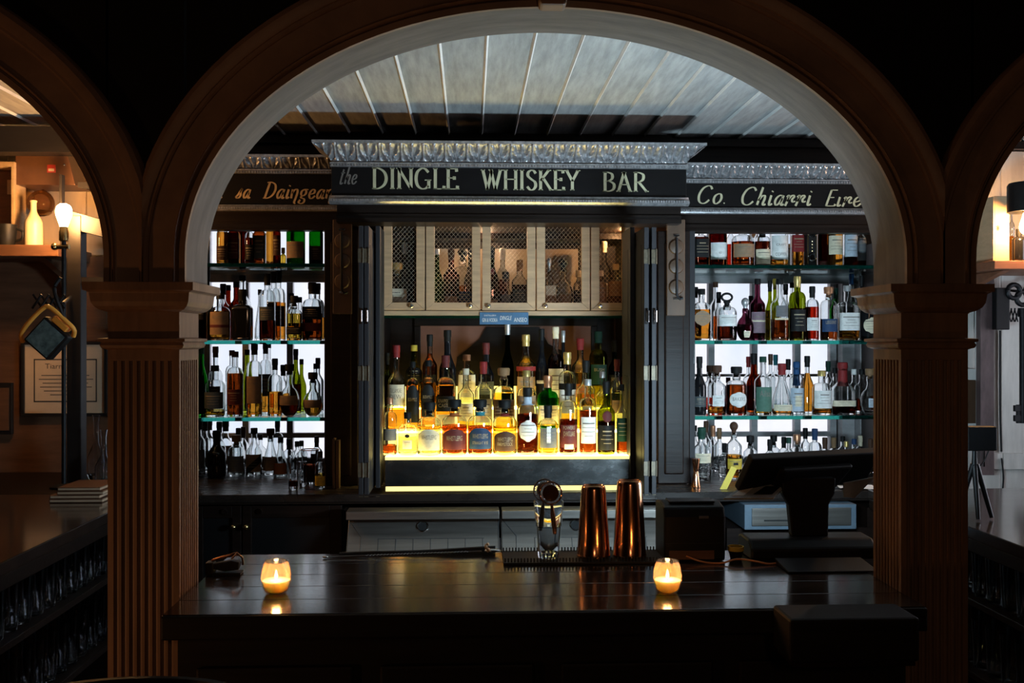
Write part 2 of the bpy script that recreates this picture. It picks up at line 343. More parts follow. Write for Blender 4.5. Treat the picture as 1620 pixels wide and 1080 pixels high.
# ------------------------------------------------------------------ lettering
# glyphs: (advance, strokes); stroke = (points, curved?)
GL = {
 'D': (0.84, [([(0.14,0),(0.14,1)],0), ([(0.02,0.99),(0.34,0.98),(0.62,0.80),(0.72,0.5),(0.62,0.2),(0.34,0.02),(0.02,0.01)],1)]),
 'I': (0.36, [([(0.16,0),(0.16,1)],0)]),
 'N': (0.86, [([(0.12,0),(0.12,1)],0), ([(0.08,1.0),(0.70,0.0)],0), ([(0.70,0.0),(0.70,1)],0)]),
 'G': (0.86, [([(0.68,0.80),(0.52,0.96),(0.34,0.98),(0.14,0.82),(0.07,0.5),(0.14,0.18),(0.34,0.02),(0.54,0.04),(0.68,0.16)],1), ([(0.70,0.04),(0.70,0.44)],0), ([(0.50,0.43),(0.82,0.43)],0)]),
 'L': (0.62, [([(0.14,0),(0.14,1)],0), ([(0.04,0.015),(0.56,0.015)],0), ([(0.56,0.0),(0.58,0.16)],0)]),
 'E': (0.68, [([(0.14,0),(0.14,1)],0), ([(0.04,0.985),(0.54,0.985)],0), ([(0.54,0.99),(0.56,0.84)],0), ([(0.14,0.54),(0.44,0.54)],0), ([(0.44,0.62),(0.44,0.46)],0), ([(0.04,0.015),(0.58,0.015)],0), ([(0.58,0.0),(0.60,0.17)],0)]),
 'W': (1.16, [([(0.06,1),(0.32,0)],0), ([(0.32,0),(0.56,0.95)],0), ([(0.50,1.0),(0.76,0)],0), ([(0.76,0),(1.04,1)],0)]),
 'H': (0.86, [([(0.14,0),(0.14,1)],0), ([(0.70,0),(0.70,1)],0), ([(0.14,0.53),(0.70,0.53)],0)]),
 'S': (0.66, [([(0.54,0.82),(0.44,0.95),(0.30,0.98),(0.14,0.88),(0.12,0.70),(0.30,0.54),(0.50,0.40),(0.54,0.20),(0.42,0.04),(0.24,0.02),(0.08,0.18)],1)]),
 'K': (0.80, [([(0.14,0),(0.14,1)],0), ([(0.14,0.46),(0.60,1.0)],0), ([(0.28,0.60),(0.72,0.0)],0)]),
 'Y': (0.80, [([(0.05,1),(0.38,0.46)],0), ([(0.70,1),(0.38,0.46)],0), ([(0.38,0),(0.38,0.48)],0)]),
 'B': (0.74, [([(0.14,0),(0.14,1)],0), ([(0.02,0.985),(0.30,0.98),(0.50,0.88),(0.50,0.66),(0.30,0.54),(0.14,0.53)],1), ([(0.14,0.53),(0.38,0.52),(0.60,0.38),(0.58,0.14),(0.36,0.02),(0.02,0.015)],1)]),
 'A': (0.82, [([(0.08,0),(0.38,1)],0), ([(0.36,1.0),(0.70,0)],0), ([(0.18,0.36),(0.58,0.36)],0)]),
 'R': (0.80, [([(0.14,0),(0.14,1)],0), ([(0.02,0.985),(0.32,0.98),(0.54,0.86),(0.52,0.62),(0.32,0.50),(0.14,0.49)],1), ([(0.30,0.50),(0.72,0.0)],0)]),
 # script (x height 0.56)
 'C': (0.86, [([(0.74,0.80),(0.62,0.96),(0.44,0.98),(0.22,0.84),(0.09,0.50),(0.16,0.16),(0.36,0.02),(0.56,0.06),(0.72,0.22)],1)]),
 'Ds': (0.92, [([(0.20,0.02),(0.30,0.98)],0), ([(0.12,0.96),(0.40,0.98),(0.70,0.84),(0.80,0.52),(0.68,0.20),(0.42,0.03),(0.08,0.02)],1)]),
 'Es': (0.70, [([(0.16,0.02),(0.26,0.98)],0), ([(0.20,0.97),(0.62,0.97)],0), ([(0.22,0.53),(0.52,0.53)],0), ([(0.14,0.03),(0.60,0.03),(0.66,0.14)],1)]),
 'a': (0.62, [([(0.46,0.50),(0.30,0.56),(0.14,0.42),(0.09,0.20),(0.18,0.02),(0.32,0.10),(0.45,0.40)],1), ([(0.48,0.56),(0.44,0.14),(0.50,0.01),(0.60,0.08)],1)]),
 'i': (0.32, [([(0.14,0.56),(0.12,0.12),(0.18,0.01),(0.30,0.10)],1), ([(0.15,0.74),(0.17,0.80)],0)]),
 'ı': (0.32, [([(0.12,0.56),(0.10,0.12),(0.16,0.01),(0.28,0.10)],1)]),
 'n': (0.60, [([(0.08,0.56),(0.12,0.02)],0), ([(0.10,0.30),(0.22,0.52),(0.38,0.56),(0.46,0.40),(0.44,0.05),(0.40,-0.22),(0.52,-0.30)],1)]),
 'g': (0.60, [([(0.56,0.55),(0.30,0.56),(0.12,0.44),(0.14,0.24),(0.30,0.18),(0.44,0.30),(0.42,0.48),(0.26,0.55)],1), ([(0.22,0.18),(0.18,0.06),(0.42,-0.02),(0.46,-0.20),(0.28,-0.30),(0.10,-0.22),(0.16,-0.06)],1)]),
 'e': (0.54, [([(0.12,0.26),(0.38,0.34),(0.40,0.50),(0.26,0.56),(0.12,0.42),(0.10,0.18),(0.22,0.02),(0.36,0.04),(0.50,0.18)],1)]),
 's': (0.52, [([(0.06,0.06),(0.22,0.26),(0.40,0.62),(0.34,0.40),(0.40,0.20),(0.32,0.04),(0.16,0.02),(0.08,0.10)],1)]),
 'o': (0.60, [([(0.30,0.56),(0.14,0.46),(0.09,0.26),(0.16,0.06),(0.30,0.01),(0.46,0.14),(0.50,0.34),(0.42,0.52),(0.30,0.56)],1)]),
 '.': (0.26, [([(0.08,0.03),(0.14,0.05)],0)]),
 'h': (0.60, [([(0.20,1.0),(0.10,0.02)],0), ([(0.12,0.26),(0.26,0.50),(0.40,0.54),(0.44,0.36),(0.40,0.10),(0.46,0.01),(0.56,0.08)],1)]),
 'r': (0.56, [([(0.04,0.46),(0.14,0.56),(0.13,0.30),(0.06,-0.02)],1), ([(0.10,0.22),(0.22,0.46),(0.36,0.57),(0.44,0.48),(0.36,0.34),(0.42,0.20),(0.56,0.24)],1)]),
 't': (0.42, [([(0.18,0.86),(0.12,0.14),(0.20,0.0),(0.34,0.08)],1), ([(0.0,0.64),(0.36,0.66)],0)]),
 'l': (0.30, [([(0.18,1.0),(0.10,0.14),(0.16,0.0),(0.28,0.08)],1)]),
}
SERIF = set('DINGLEWHSKYBAR')
def ribbon(mb, pts, H, thick, thin, slant, x0, z0, y):
    q = [(x0 + H * (p[0] + slant * p[1]), z0 + H * p[1]) for p in pts]
    L, R = [], []
    for i, p in enumerate(q):
        a = q[max(i-1, 0)]; b = q[min(i+1, len(q)-1)]
        dx, dz = b[0]-a[0], b[1]-a[1]; d = math.hypot(dx, dz) or 1
        dx /= d; dz /= d
        w = H * (thin + (thick - thin) * abs(dz) ** 1.3) / 2
        L.append((p[0] - dz*w, y, p[1] + dx*w)); R.append((p[0] + dz*w, y, p[1] - dx*w))
    mb.grid([L, R])
def text_width(chars, sp=0.0, word=0.62):
    w = 0
    for c in chars: w += word if c == ' ' else GL[c][0] + sp
    return w
def letters(mb, chars, x0, z0, H, y, width=None, thick=0.16, thin=0.065, slant=0.0, sp=0.02, word=0.62, serif=True):
    k = 1.0
    W = text_width(chars, sp, word) * H
    if width: k = width / W
    x = x0
    for c in chars:
        if c == ' ':
            x += word * H * k; continue
        adv, strokes = GL[c]
        for pts, cur in strokes:
            pp = [(p[0] * k, p[1]) for p in pts]
            ribbon(mb, cr(pp, 5) if cur else pp, H, thick, thin, slant, x, z0, y)
            if serif and not cur and c in SERIF:
                for e in (pts[0], pts[-1]):
                    if e[1] in (0, 1) or e[1] == 1.0:
                        ribbon(mb, [(e[0]*k - 0.11, e[1] + (0.02 if e[1] < .5 else -0.02)), (e[0]*k + 0.11, e[1] + (0.02 if e[1] < .5 else -0.02))], H, thick, 0.05, slant, x, z0, y)
        x += (adv + sp) * H * k
    return x
_FONT = {}
def font_geo(s):
    """built-in typeface as flat mesh: verts (x,y) height about 1, faces, width"""
    if s in _FONT: return _FONT[s]
    cu = bpy.data.curves.new('tmp_text', 'FONT'); cu.body = s; cu.size = 1.4; cu.resolution_u = 2
    ob = bpy.data.objects.new('tmp_text', cu); COL.objects.link(ob)
    dg = bpy.context.evaluated_depsgraph_get(); ev = ob.evaluated_get(dg); me = ev.to_mesh()
    vs = [(v.co.x, v.co.y) for v in me.vertices]; fs = [tuple(p.vertices) for p in me.polygons]
    ev.to_mesh_clear(); bpy.data.objects.remove(ob); bpy.data.curves.remove(cu)
    xs = [v[0] for v in vs] or [0, 1]
    x0 = min(xs); w = max(xs) - x0
    _FONT[s] = ([(x - x0, y) for x, y in vs], fs, w)
    return _FONT[s]
def flat_text(mb, s, x0, z0, H, y, width=None, slant=0):
    vs, fs, w = font_geo(s); k = (width / w) if width else H
    mb.add([(x0 + k * (vx + slant * vy), y, z0 + H * vy) for vx, vy in vs], fs)
M['amber_globe'] = thinmat('amber reflection globe', (.95, .75, .5), .5, .05, .25, (1.0, .6, .3))
M['hood_metal'] = pmat('brown hood metal', (.16, .075, .04), .35, metal=.3, var=.2, scale=(6, 6, 6))
M['red_sticker'] = pmat('red sticker', (.45, .04, .03), .5, var=.1, scale=(20, 20, 20))
M['black_wood'] = pmat('black stained timber', (.012, .009, .008), .5, var=.3, scale=(6, 6, 30))
M['lens'] = pmat('work light lens', (.10, .16, .17), .12, var=.6, scale=(30, 30, 30), spec=.8)
M['plum_board'] = pmat('worn plum board', (.10, .065, .065), .45, var=.35, scale=(30, 30, 8), bump=.2)
M['shelf_warm'] = pmat('warm brown shelf', (.22, .09, .045), .45, var=.25, scale=(4, 30, 30))
# ------------------------------------------------------------------ setting
ZC = 2.53          # bar ceiling
ZB = 1.073         # bar counter top
ZK = 1.06          # back counter top
XL, XR, YB = -3.0, 3.3, 4.66
struct(MB().box(XL - .1, XR + .1, -3.1, YB + .1, -0.1, 0).build('floor', 'floor'))
cm = MB(); bd = MB()
w = 0.142; x = XL
xs0 = X(764, 3.86) - w * 40
k = 0
while xs0 + w * (k + 1) < XR + .2:
    a = xs0 + w * k
    if a > XL - .2:
        cm.box(a + 0.004, a + w - 0.004, 2.36, YB, ZC, ZC + 0.02)
        for q in (a, ):
            bd.add([(q - .006, 2.36, ZC - .001), (q, 2.36, ZC - .010), (q + .006, 2.36, ZC - .001), (q - .006, YB, ZC - .001), (q, YB, ZC - .010), (q + .006, YB, ZC - .001)], [(0, 1, 4, 3), (1, 2, 5, 4)])
    k += 1
cm.box(XL - .1, XR + .1, 2.3, YB + .1, ZC + 0.02, ZC + 0.1)
ce = struct(cm.build('ceiling', 'ceiling'))
cb = struct(bd.build('ceiling_beads', 'bead', ce)); 
struct(MB().box(XL - .1, XR + .1, -3.1, 2.3, 3.1, 3.2).build('ceiling_front', 'black_wall'))
struct(MB().box(XL - .1, XL, -3.1, YB + .1, 0, 3.1).build('wall_left', 'black_wall'))
wr = MB()
WR = (2.60, 4.15, 1.10, 2.35)     # unseen side window added to brighten the till-side alcove
wr.box(XR, XR + .1, -3.1, WR[0], 0, 3.1).box(XR, XR + .1, WR[1], YB + .1, 0, 3.1).box(XR, XR + .1, WR[0], WR[1], 0, WR[2]).box(XR, XR + .1, WR[0], WR[1], WR[3], 3.1)
struct(wr.build('wall_right', 'black_wall'))
f = MB()
for a, b_ in ((WR[0], WR[0] + .05), (WR[1] - .05, WR[1]), ((WR[0] + WR[1]) / 2 - .02, (WR[0] + WR[1]) / 2 + .02)): f.box(XR + .02, XR + .07, a, b_, WR[2], WR[3])
f.box(XR + .021, XR + .069, WR[0], WR[1], WR[2], WR[2] + .05).box(XR + .021, XR + .069, WR[0], WR[1], WR[3] - .05, WR[3]).box(XR + .022, XR + .068, WR[0], WR[1], 1.68, 1.71)
o = struct(f.build('window_3', 'window_frame'))
MB().box(XR + .043, XR + .047, WR[0] + .01, WR[1] - .01, WR[2] + .01, WR[3] - .01).build('window_panes', 'pane', o)
struct(MB().box(XL - .1, XR + .1, -3.1, -3.0, 0, 3.1).build('wall_behind', 'black_wall'))

# back wall with two window openings
W1 = (X(319, 4.64), X(512, 4.64) + .03); W2 = (X(1094, 4.64) - .05, X(1327, 4.64) + .0)
WZ0, WZ1 = Z(735, 4.64), Z(366, 4.64) + .12
wb = MB()
for x0, x1 in ((XL, W1[0]), (W1[1], W2[0]), (W2[1], XR)): wb.box(x0, x1, YB, YB + .1, 0, 3.1)
for x0, x1 in (W1, W2): wb.box(x0, x1, YB, YB + .1, 0, WZ0); wb.box(x0, x1, YB, YB + .1, WZ1, 3.1)
struct(wb.build('wall_back', 'dark_wood'))
def window(n, x0, x1, vx, hz):
    f = MB(); y0, y1 = YB + .01, YB + .05
    f.box(x0, x1, y0, y1, WZ0, WZ0 + .03); f.box(x0, x1, y0, y1, WZ1 - .03, WZ1)
    f.box(x0, x0 + .03, y0, y1, WZ0 + .03, WZ1 - .03); f.box(x1 - .03, x1, y0, y1, WZ0 + .03, WZ1 - .03)
    for v in vx: f.box(v - .014, v + .014, y0, y1, WZ0 + .03, WZ1 - .03)
    for h, t in hz: f.box(x0 + .03, x1 - .03, y0 + .002, y1 - .002, h - t, h + t)
    o = struct(f.build('window_%d' % n, 'window_frame'))
    g = MB().box(x0 + .02, x1 - .02, YB + .028, YB + .032, WZ0 + .02, WZ1 - .02).build('window_panes', 'pane', o)
    return o
window(1, W1[0], W1[1], [X(389, 4.68), X(459, 4.68)], [(Z(428, 4.68), .012), (Z(687, 4.68), .011)])
window(2, W2[0], W2[1], [X(1125, 4.68), X(1193, 4.68), X(1261, 4.68)], [(Z(432, 4.68), .016), (Z(594, 4.68), .006), (Z(688, 4.68), .011)])
struct(MB().box(W2[1] + .002, X(1352, 4.60), 4.60, YB - .002, ZK + .01, ZC - .01).build('trim_1', 'window_frame'))
struct(MB().box(X(1358, 4.56), X(1384, 4.56), 4.54, YB - .002, ZK + .01, ZC - .01).build('trim_2', 'window_frame'))

# ------------------------------------------------------------------ arcade: wall, arches, pillars
YA, YA2 = 2.19, 2.35
IX0, IX1 = X(295, YA), X(1431, YA)
CX = (IX0 + IX1) / 2; AA = (IX1 - IX0) / 2
ZS = Z(410, YA); BB = Z(13, YA) - ZS
LX1 = X(167, YA); RX0 = X(1540, YA)
CXL, CXR = LX1 - AA, RX0 + AA
ZCAP = 1.759
MIDL, MIDR = (LX1 + IX0) / 2, (IX1 + RX0) / 2
def intr(cx, t, a=AA, b=BB): return cx + a * math.cos(t), ZS + b * math.sin(t)
def arch_pts(cx, a, b, n=64):
    p = [(cx + a, ZCAP)] + [intr(cx, PI * i / n, a, b) for i in range(n + 1)] + [(cx - a, ZCAP)]
    return p
aw = MB()
for cx in (CXL, CX, CXR):
    n = 64
    for i in range(n):
        x0, z0 = intr(cx, PI * i / n, AA + .04, BB + .04); x1, z1 = intr(cx, PI * (i + 1) / n, AA + .04, BB + .04)
        x0 = min(max(x0, cx - AA), cx + AA); x1 = min(max(x1, cx - AA), cx + AA)
        if x0 - x1 < 1e-6: continue
        aw.add([(x0, YA, z0), (x1, YA, z1), (x1, YA, 3.1), (x0, YA, 3.1), (x0, YA2, z0), (x1, YA2, z1), (x1, YA2, 3.1), (x0, YA2, 3.1)],
               [(0, 1, 2, 3), (7, 6, 5, 4), (0, 4, 5, 1)])
for x0, x1, zb in ((XL, CXL - AA, 0), (LX1 + .006, IX0 - .006, ZCAP + .002), (IX1 + .006, RX0 - .006, ZCAP + .002), (CXR + AA, XR, 0)):
    aw.box(x0, x1, YA, YA2, zb, 3.1)
struct(aw.build('wall_front', 'black_wall'))
PROF = [(0, 0.0), (0.0, .012), (.10, .012), (.105, .004), (.13, .002), (.15, .012), (.18, .017), (.21, .012), (.24, .011), (.62, .012), (.63, .016), (.66, .019), (.70, .019), (.71, .023), (.78, .027), (.88, .028), (.96, .023), (1.0, .012), (1.0, 0.0)]
def make_arch(name, label, cx, lo, hi, key):
    t = thing(name, label, 'arch', (cx, YA, ZS))
    inner = arch_pts(cx, AA, BB); outer = arch_pts(cx, AA + .122, BB + .146)
    rows = []
    for (xi, zi), (xo, zo) in zip(inner, outer):
        rows.append([(min(max(xi + (xo - xi) * s, lo), hi), YA - .001 - d, zi + (zo - zi) * s) for s, d in PROF])
    MB().grid(rows).build('archivolt', 'arch', t, smooth=True, sharp=28)
    si = [[(x, YA - .001, z), (x, YA + .006, z - .0), (x, YA2 - .006, z), (x, YA2 + .012, z)] for x, z in inner]
    so = [(x, YA2 + .012, z) for x, z in arch_pts(cx, AA + .06, BB + .06)]
    so = [(min(max(p[0], lo), hi), p[1], p[2]) for p in so]
    MB().grid([r + [q] for r, q in zip(si, so)]).build('soffit', 'soffit', t, smooth=True, sharp=50)
    if key:
        zt = ZS + BB
        MB().prism([(cx - .028, zt - .012), (cx + .028, zt - .012), (cx + .058, zt + .20), (cx - .058, zt + .20)], YA - .065, YA - .015).build('keystone', 'arch', t, bevel=.006)
    return t
make_arch('arch_trim', 'brown moulded timber arch with a keystone, spanning the bar counter between both pillars', CX, MIDL, MIDR, True)
make_arch('arch_trim', 'brown moulded arch rising beside the glowing bare bulb lamp and the work light', CXL, -9, MIDL, False)
make_arch('arch_trim', 'dark moulded arch above the pine crate and the black tablet stand', CXR, MIDR, 9, False)

def square_rings(mb, cx, cy, prof):
    rows = []
    for h, z in prof: rows.append([(cx - h, cy - h, z), (cx + h, cy - h, z), (cx + h, cy + h, z), (cx - h, cy + h, z), (cx - h, cy - h, z)])
    mb.grid(rows); h, z = prof[-1]; mb.add([(cx-h, cy-h, z), (cx+h, cy-h, z), (cx+h, cy+h, z), (cx-h, cy+h, z)], [(0, 1, 2, 3)])
    h, z = prof[0]; mb.add([(cx-h, cy-h, z), (cx+h, cy-h, z), (cx+h, cy+h, z), (cx-h, cy+h, z)], [(3, 2, 1, 0)])
    return mb
PW = .0765; PCY = YA + PW
def make_pillar(label, cx):
    t = thing('fluted_pillar', label, 'pillar', (cx, PCY, 0))
    pts = []; nf = 8; mar = .010; pitch = (2 * PW - 2 * mar) / nf
    side = [(-PW, -PW)]
    for k in range(nf):
        c = -PW + mar + pitch * (k + .5); g = pitch * .36
        side.append((c - pitch * .5 + .0005, -PW))
        for q in range(7):
            a = PI * q / 6
            side.append((c - g * math.cos(a), -PW + g * .95 * math.sin(a)))
    side.append((PW - mar, -PW))
    for r in range(4):
        ca, sa = math.cos(r * PI / 2), math.sin(r * PI / 2)
        pts += [(x * ca - y * sa, x * sa + y * ca) for x, y in side]
    n = len(pts)
    f = MB(); vs = [(cx + x, PCY + y, z) for z in (.18, 1.590) for x, y in pts]
    f.add(vs, [(i, (i + 1) % n, n + (i + 1) % n, n + i) for i in range(n)])
    f.build('shaft', 'pillar', t)
    square_rings(MB(), cx, PCY, [(PW - .0004, 1.588), (PW, 1.592), (PW, 1.612)]).build('collar', 'pillar', t)
    square_rings(MB(), cx, PCY, [(PW, 1.612), (PW + .010, 1.616), (PW + .013, 1.622), (PW + .010, 1.628), (PW + .016, 1.630), (PW + .016, 1.636), (PW, 1.638)]).build('astragal', 'pillar', t)
    square_rings(MB(), cx, PCY, [(PW, 1.638), (PW, 1.694)]).build('necking', 'pillar', t)
    square_rings(MB(), cx, PCY, [(PW, 1.694), (PW + .004, 1.695), (PW + .014, 1.699), (PW + .022, 1.706), (PW + .027, 1.716), (PW + .029, 1.734), (PW + .030, 1.736), (PW + .040, 1.740), (PW + .040, ZCAP - .002)]).build('capital', 'pillar', t)
    square_rings(MB(), cx, PCY, [(PW + .02, 0.001), (PW + .02, .15), (PW + .008, .18), (PW, .19)]).build('plinth', 'pillar', t)
    return t
make_pillar('fluted brown wooden pillar with moulded capital, beside the black bottle opener', (X(170, YA) + X(281, YA)) / 2 + .002)
make_pillar('fluted dark brown wooden pillar with moulded capital, beside the till', (X(1423, YA) + X(1531, YA)) / 2 + .002)

# ------------------------------------------------------------------ bar counter
CX0, CX1 = (X(170, YA) + X(281, YA)) / 2 + PW + .006, (X(1423, YA) + X(1531, YA)) / 2 - PW - .004
t = thing('bar_counter', 'long dark varnished bar counter carrying both candles and the copper tins', 'counter', (0, 2.3, 0))
m = MB()
yy = [2.055, 2.17, 2.285, 2.40, 2.515, 2.63]
for a, b in zip(yy[:-1], yy[1:]):
    m.box(CX0, CX1, a + .0008, b - .0008, ZB - .045, ZB)
m.build('countertop', 'bar_top', t, bevel=.0012)
MB().box(CX0, CX1, 2.045, 2.055, ZB - .05, ZB - .001).build('nosing', 'black_matt', t, bevel=.004)
MB().box(CX0 + .01, CX1 - .01, 2.13, 2.15, .02, ZB - .046).build('front_panel', 'black_matt', t)
m = MB()
for i in range(4):
    a = CX0 + .05 + i * .385; m.box(a, a + .33, 2.118, 2.13, .30, ZB - .13)
m.build('raised_panel', 'black_matt', t, bevel=.006)
MB().box(CX0 + .01, CX1 - .01, 2.15, 2.60, .35, .37).build('shelf', 'dark_wood', t)
for xx in (CX0 + .02, CX1 - .04): MB().box(xx, xx + .02, 2.15, 2.60, .001, ZB - .046).build('end_panel', 'dark_wood', t)
t = thing('drink_shelf', 'thick dark wooden ledge fixed low on the counter front, by the till end', 'ledge', (X(1350, 1.96), 1.97, 1.0))
MB().box(X(1250, 1.93), X(1456, 1.93), 1.93, 2.043, Z(1056, 1.93), Z(985, 1.93)).build('ledge_board', 'black_matt', t, bevel=.006)
MB().box(X(1256, 1.94), X(1450, 1.94), 1.945, 2.043, Z(1056, 1.93) - .012, Z(1056, 1.93) - .001).build('ledge_foot', 'dark_wood', t)
# stool back in front of the counter
t = thing('bar_stool', 'dark bar stool with its curved backrest just below the bar counter', 'stool', (X(250, 1.62), 1.5, 0))
sx_, sy_ = X(250, 1.62), 1.5
for i in range(4):
    a = PI / 4 + i * PI / 2
    MB().tube([(sx_ + .14*math.cos(a), sy_ + .14*math.sin(a), .72), (sx_ + .21*math.cos(a), sy_ + .21*math.sin(a), .004)], .014, 8).build('leg', 'dark_wood', t, smooth=True)
MB().lathe((sx_, sy_, 0), [(.17, .70), (.19, .72), (.19, .75), (.17, .765)], 28).build('seat', 'rubber', t, smooth=True)
pr = [[], [], [], []]
for i in range(17):
    a = -PI * (.12 + .76 * i / 16)
    for q, (r, z) in enumerate(((.165, 1.05), (.165, 1.11), (.147, 1.11), (.147, 1.05))): pr[q].append((sx_ + r*math.cos(a), sy_ - .02 - r*math.sin(a) * .55 - .0, z))
MB().grid([pr[0], pr[1], pr[2], pr[3], pr[0]]).build('backrest', 'black_matt', t)
for s in (-1, 1): MB().tube([(sx_ + s*.13, sy_ + .08, .75), (sx_ + s*.135, sy_ + .04, 1.07)], .011, 8).build('back_post', 'dark_wood', t, smooth=True)
MB().tube([(sx_ + .18*math.cos(2*PI*i/20), sy_ + .18*math.sin(2*PI*i/20), .30) for i in range(20)], .008, 6, True).build('foot_ring', 'iron', t, smooth=True)

# ------------------------------------------------------------------ side bars with glass racks
def side_bar(label, xe, xo, name='side_bar'):
    s = 1 if xo > xe else -1
    t = thing(name, label, 'counter', (xe, 3.2, 0))
    MB().box(xe, xo, 2.42, 3.70, ZB - .035, ZB).build('countertop', 'bar_top', t, bevel=.003)
    MB().box(xe + s * .004, xe + s*.03, 2.43, 3.70, ZB - .075, ZB - .036).build('edge_trim', 'dark_wood_h', t, bevel=.003)
    for z in (.848, .628, .40):
        MB().box(xe + s * .02, xe + s * .42, 2.43, 3.68, z - .02, z).build('rack_shelf', 'dark_wood_h', t, bevel=.002)
    MB().box(xe + s * .42, xe + s * .45, 2.43, 3.69, .002, ZB - .036).build('back_panel', 'dark_wood', t)
    for y in (2.43, 3.67): MB().box(xe + s * .03, xe + s * .42, y, y + .02, .002, ZB - .077).build('end_panel', 'dark_wood', t)
    return t
side_bar('dark side bar under the work light, open glass racks below its top', -1.18, -2.2)
side_bar('brown topped side bar under the tablet stand, open glass racks below', 1.50, 2.5)
def tumbler_prof(r, h, th=.0022, base=.012, taper=.82):
    return [(0.0005, 0), (r*taper - .002, 0), (r*taper, .003), (r*(taper*.6+.4), h*.4), (r, h), (r - th, h), (r*(taper*.6+.4) - th, h*.4), (r*taper - th, base), (0.0005, base)]
def glass_mesh(parent, c, prof, name='bowl', mat='glassware', n=16):
    return MB().lathe(c, prof, n, cap0=False, cap1=False).build(name, mat, parent, smooth=True, sharp=50)
first = None
for (xe, s, wh, y0, ny, sp) in ((-1.18, -1, 'side bar by the work light', 2.50, 14, .082), (1.50, 1, 'side bar by the tablet stand', 2.50, 14, .082)):
    for z, shelf, h in ((.848, 'upper', .135), (.628, 'lower', .15)):
        lab = 'clear beer tumbler on the %s rack shelf, %s' % (shelf, wh)
        grp = 'tumblers on the %s rack of the %s' % (shelf, wh)
        proto = None
        for r in range(2):
            for i in range(ny):
                loc = (xe + s * (.075 + r * .085), y0 + i * sp + (r * .04), z + .0005)
                if proto is None:
                    proto = thing('beer_tumbler', lab, 'glass', loc, grp)
                    glass_mesh(proto, loc, tumbler_prof(.037, h))
                    MB().lathe((loc[0], loc[1], loc[2] + .0135), [(.026, 0), (.026, .001)], 16).build('base_disc', 'glassware', proto)
                else: dup(proto, loc)

# ------------------------------------------------------------------ back bar frame
KX0, KX1 = -1.30, 1.84
t = thing('back_counter', 'long worn dark back counter under the three signs, bottles standing along it', 'counter', (.3, 4.1, ZK))
MB().box(KX0, KX1, 3.74, YB - .003, ZK - .03, ZK).build('countertop', 'counter_back', t, bevel=.003)
MB().box(KX0, KX1, 3.745, 3.765, ZK - .037, ZK - .031).build('edge_trim', 'dark_wood_h', t)
PX = {'l0': X(513, 3.95), 'l1': X(566, 3.95), 'r0': X(1041, 3.95), 'r1': X(1091, 3.95)}
NX0, NX1 = X(602, 3.95), X(1004, 3.95)
t = thing('back_bar_frame', 'tall dark wooden frame of the back bar, uprights between the bottle bays', 'cabinet', (.15, 4.2, ZK))
zt = 2.072
for nm, a, b in (('upright', PX['l0'], PX['l1']), ('upright', PX['r0'], PX['r1'])):
    m = MB().box(a, b, 3.95, 4.60, ZK + .002, zt)
    o = m.build(nm, 'dark_wood', t, bevel=.003)
    MB().box(a + .025, b - .025, 3.938, 3.952, ZK + .04, zt - .05).build('upright_panel', 'dark_wood', o, bevel=.006)
MB().box(NX0 - .02, NX1 + .02, 4.50, 4.52, ZK + .002, zt).build('niche_back', 'dark_wood', t)
MB().box(PX['l1'], NX0 - .004, 4.0, 4.50, ZK + .002, zt).build('niche_side', 'dark_wood', t)
MB().box(NX1 + .004, PX['r0'], 4.0, 4.50, ZK + .002, zt).build('niche_side', 'dark_wood', t)
MB().box(KX0, KX0 + .03, 4.42, YB - .003, ZK + .002, zt).build('end_upright', 'dark_wood', t)
MB().box(KX1 - .03, KX1, 3.98, YB - .003, ZK + .002, zt).build('end_upright', 'dark_wood', t)
MB().box(PX['r1'] + .002, X(1099, 3.96), 3.955, 3.99, ZK + .002, zt).build('shutter_jamb', 'shutter', t)
MB().box(PX['r1'] + .016, PX['r1'] + .022, 3.950, 3.956, Z(575, 3.95), Z(540, 3.95)).build('keyhole', 'chrome', t)
# the top cupboard behind the signs: a dark boarded block up to the ceiling
tb = MB().box(KX0, PX['l0'] - .0, 4.36, YB - .003, 2.31, ZC - .001).box(PX['r1'], KX1, 4.36, YB - .003, 2.31, ZC - .001).box(KX0, PX['l0'], 4.162, 4.36, 2.31, 2.33).box(PX['r1'], KX1, 4.162, 4.36, 2.31, 2.33).box(PX['l0'], PX['r1'], 4.3, YB - .003, zt + .002, ZC - .001)
struct(tb.build('trim_3', 'dark_wood_h'))
struct(MB().box(XL, XR, 4.32, 4.358, ZC - .045, ZC - .012).build('trim_4', 'dark_wood_h'))

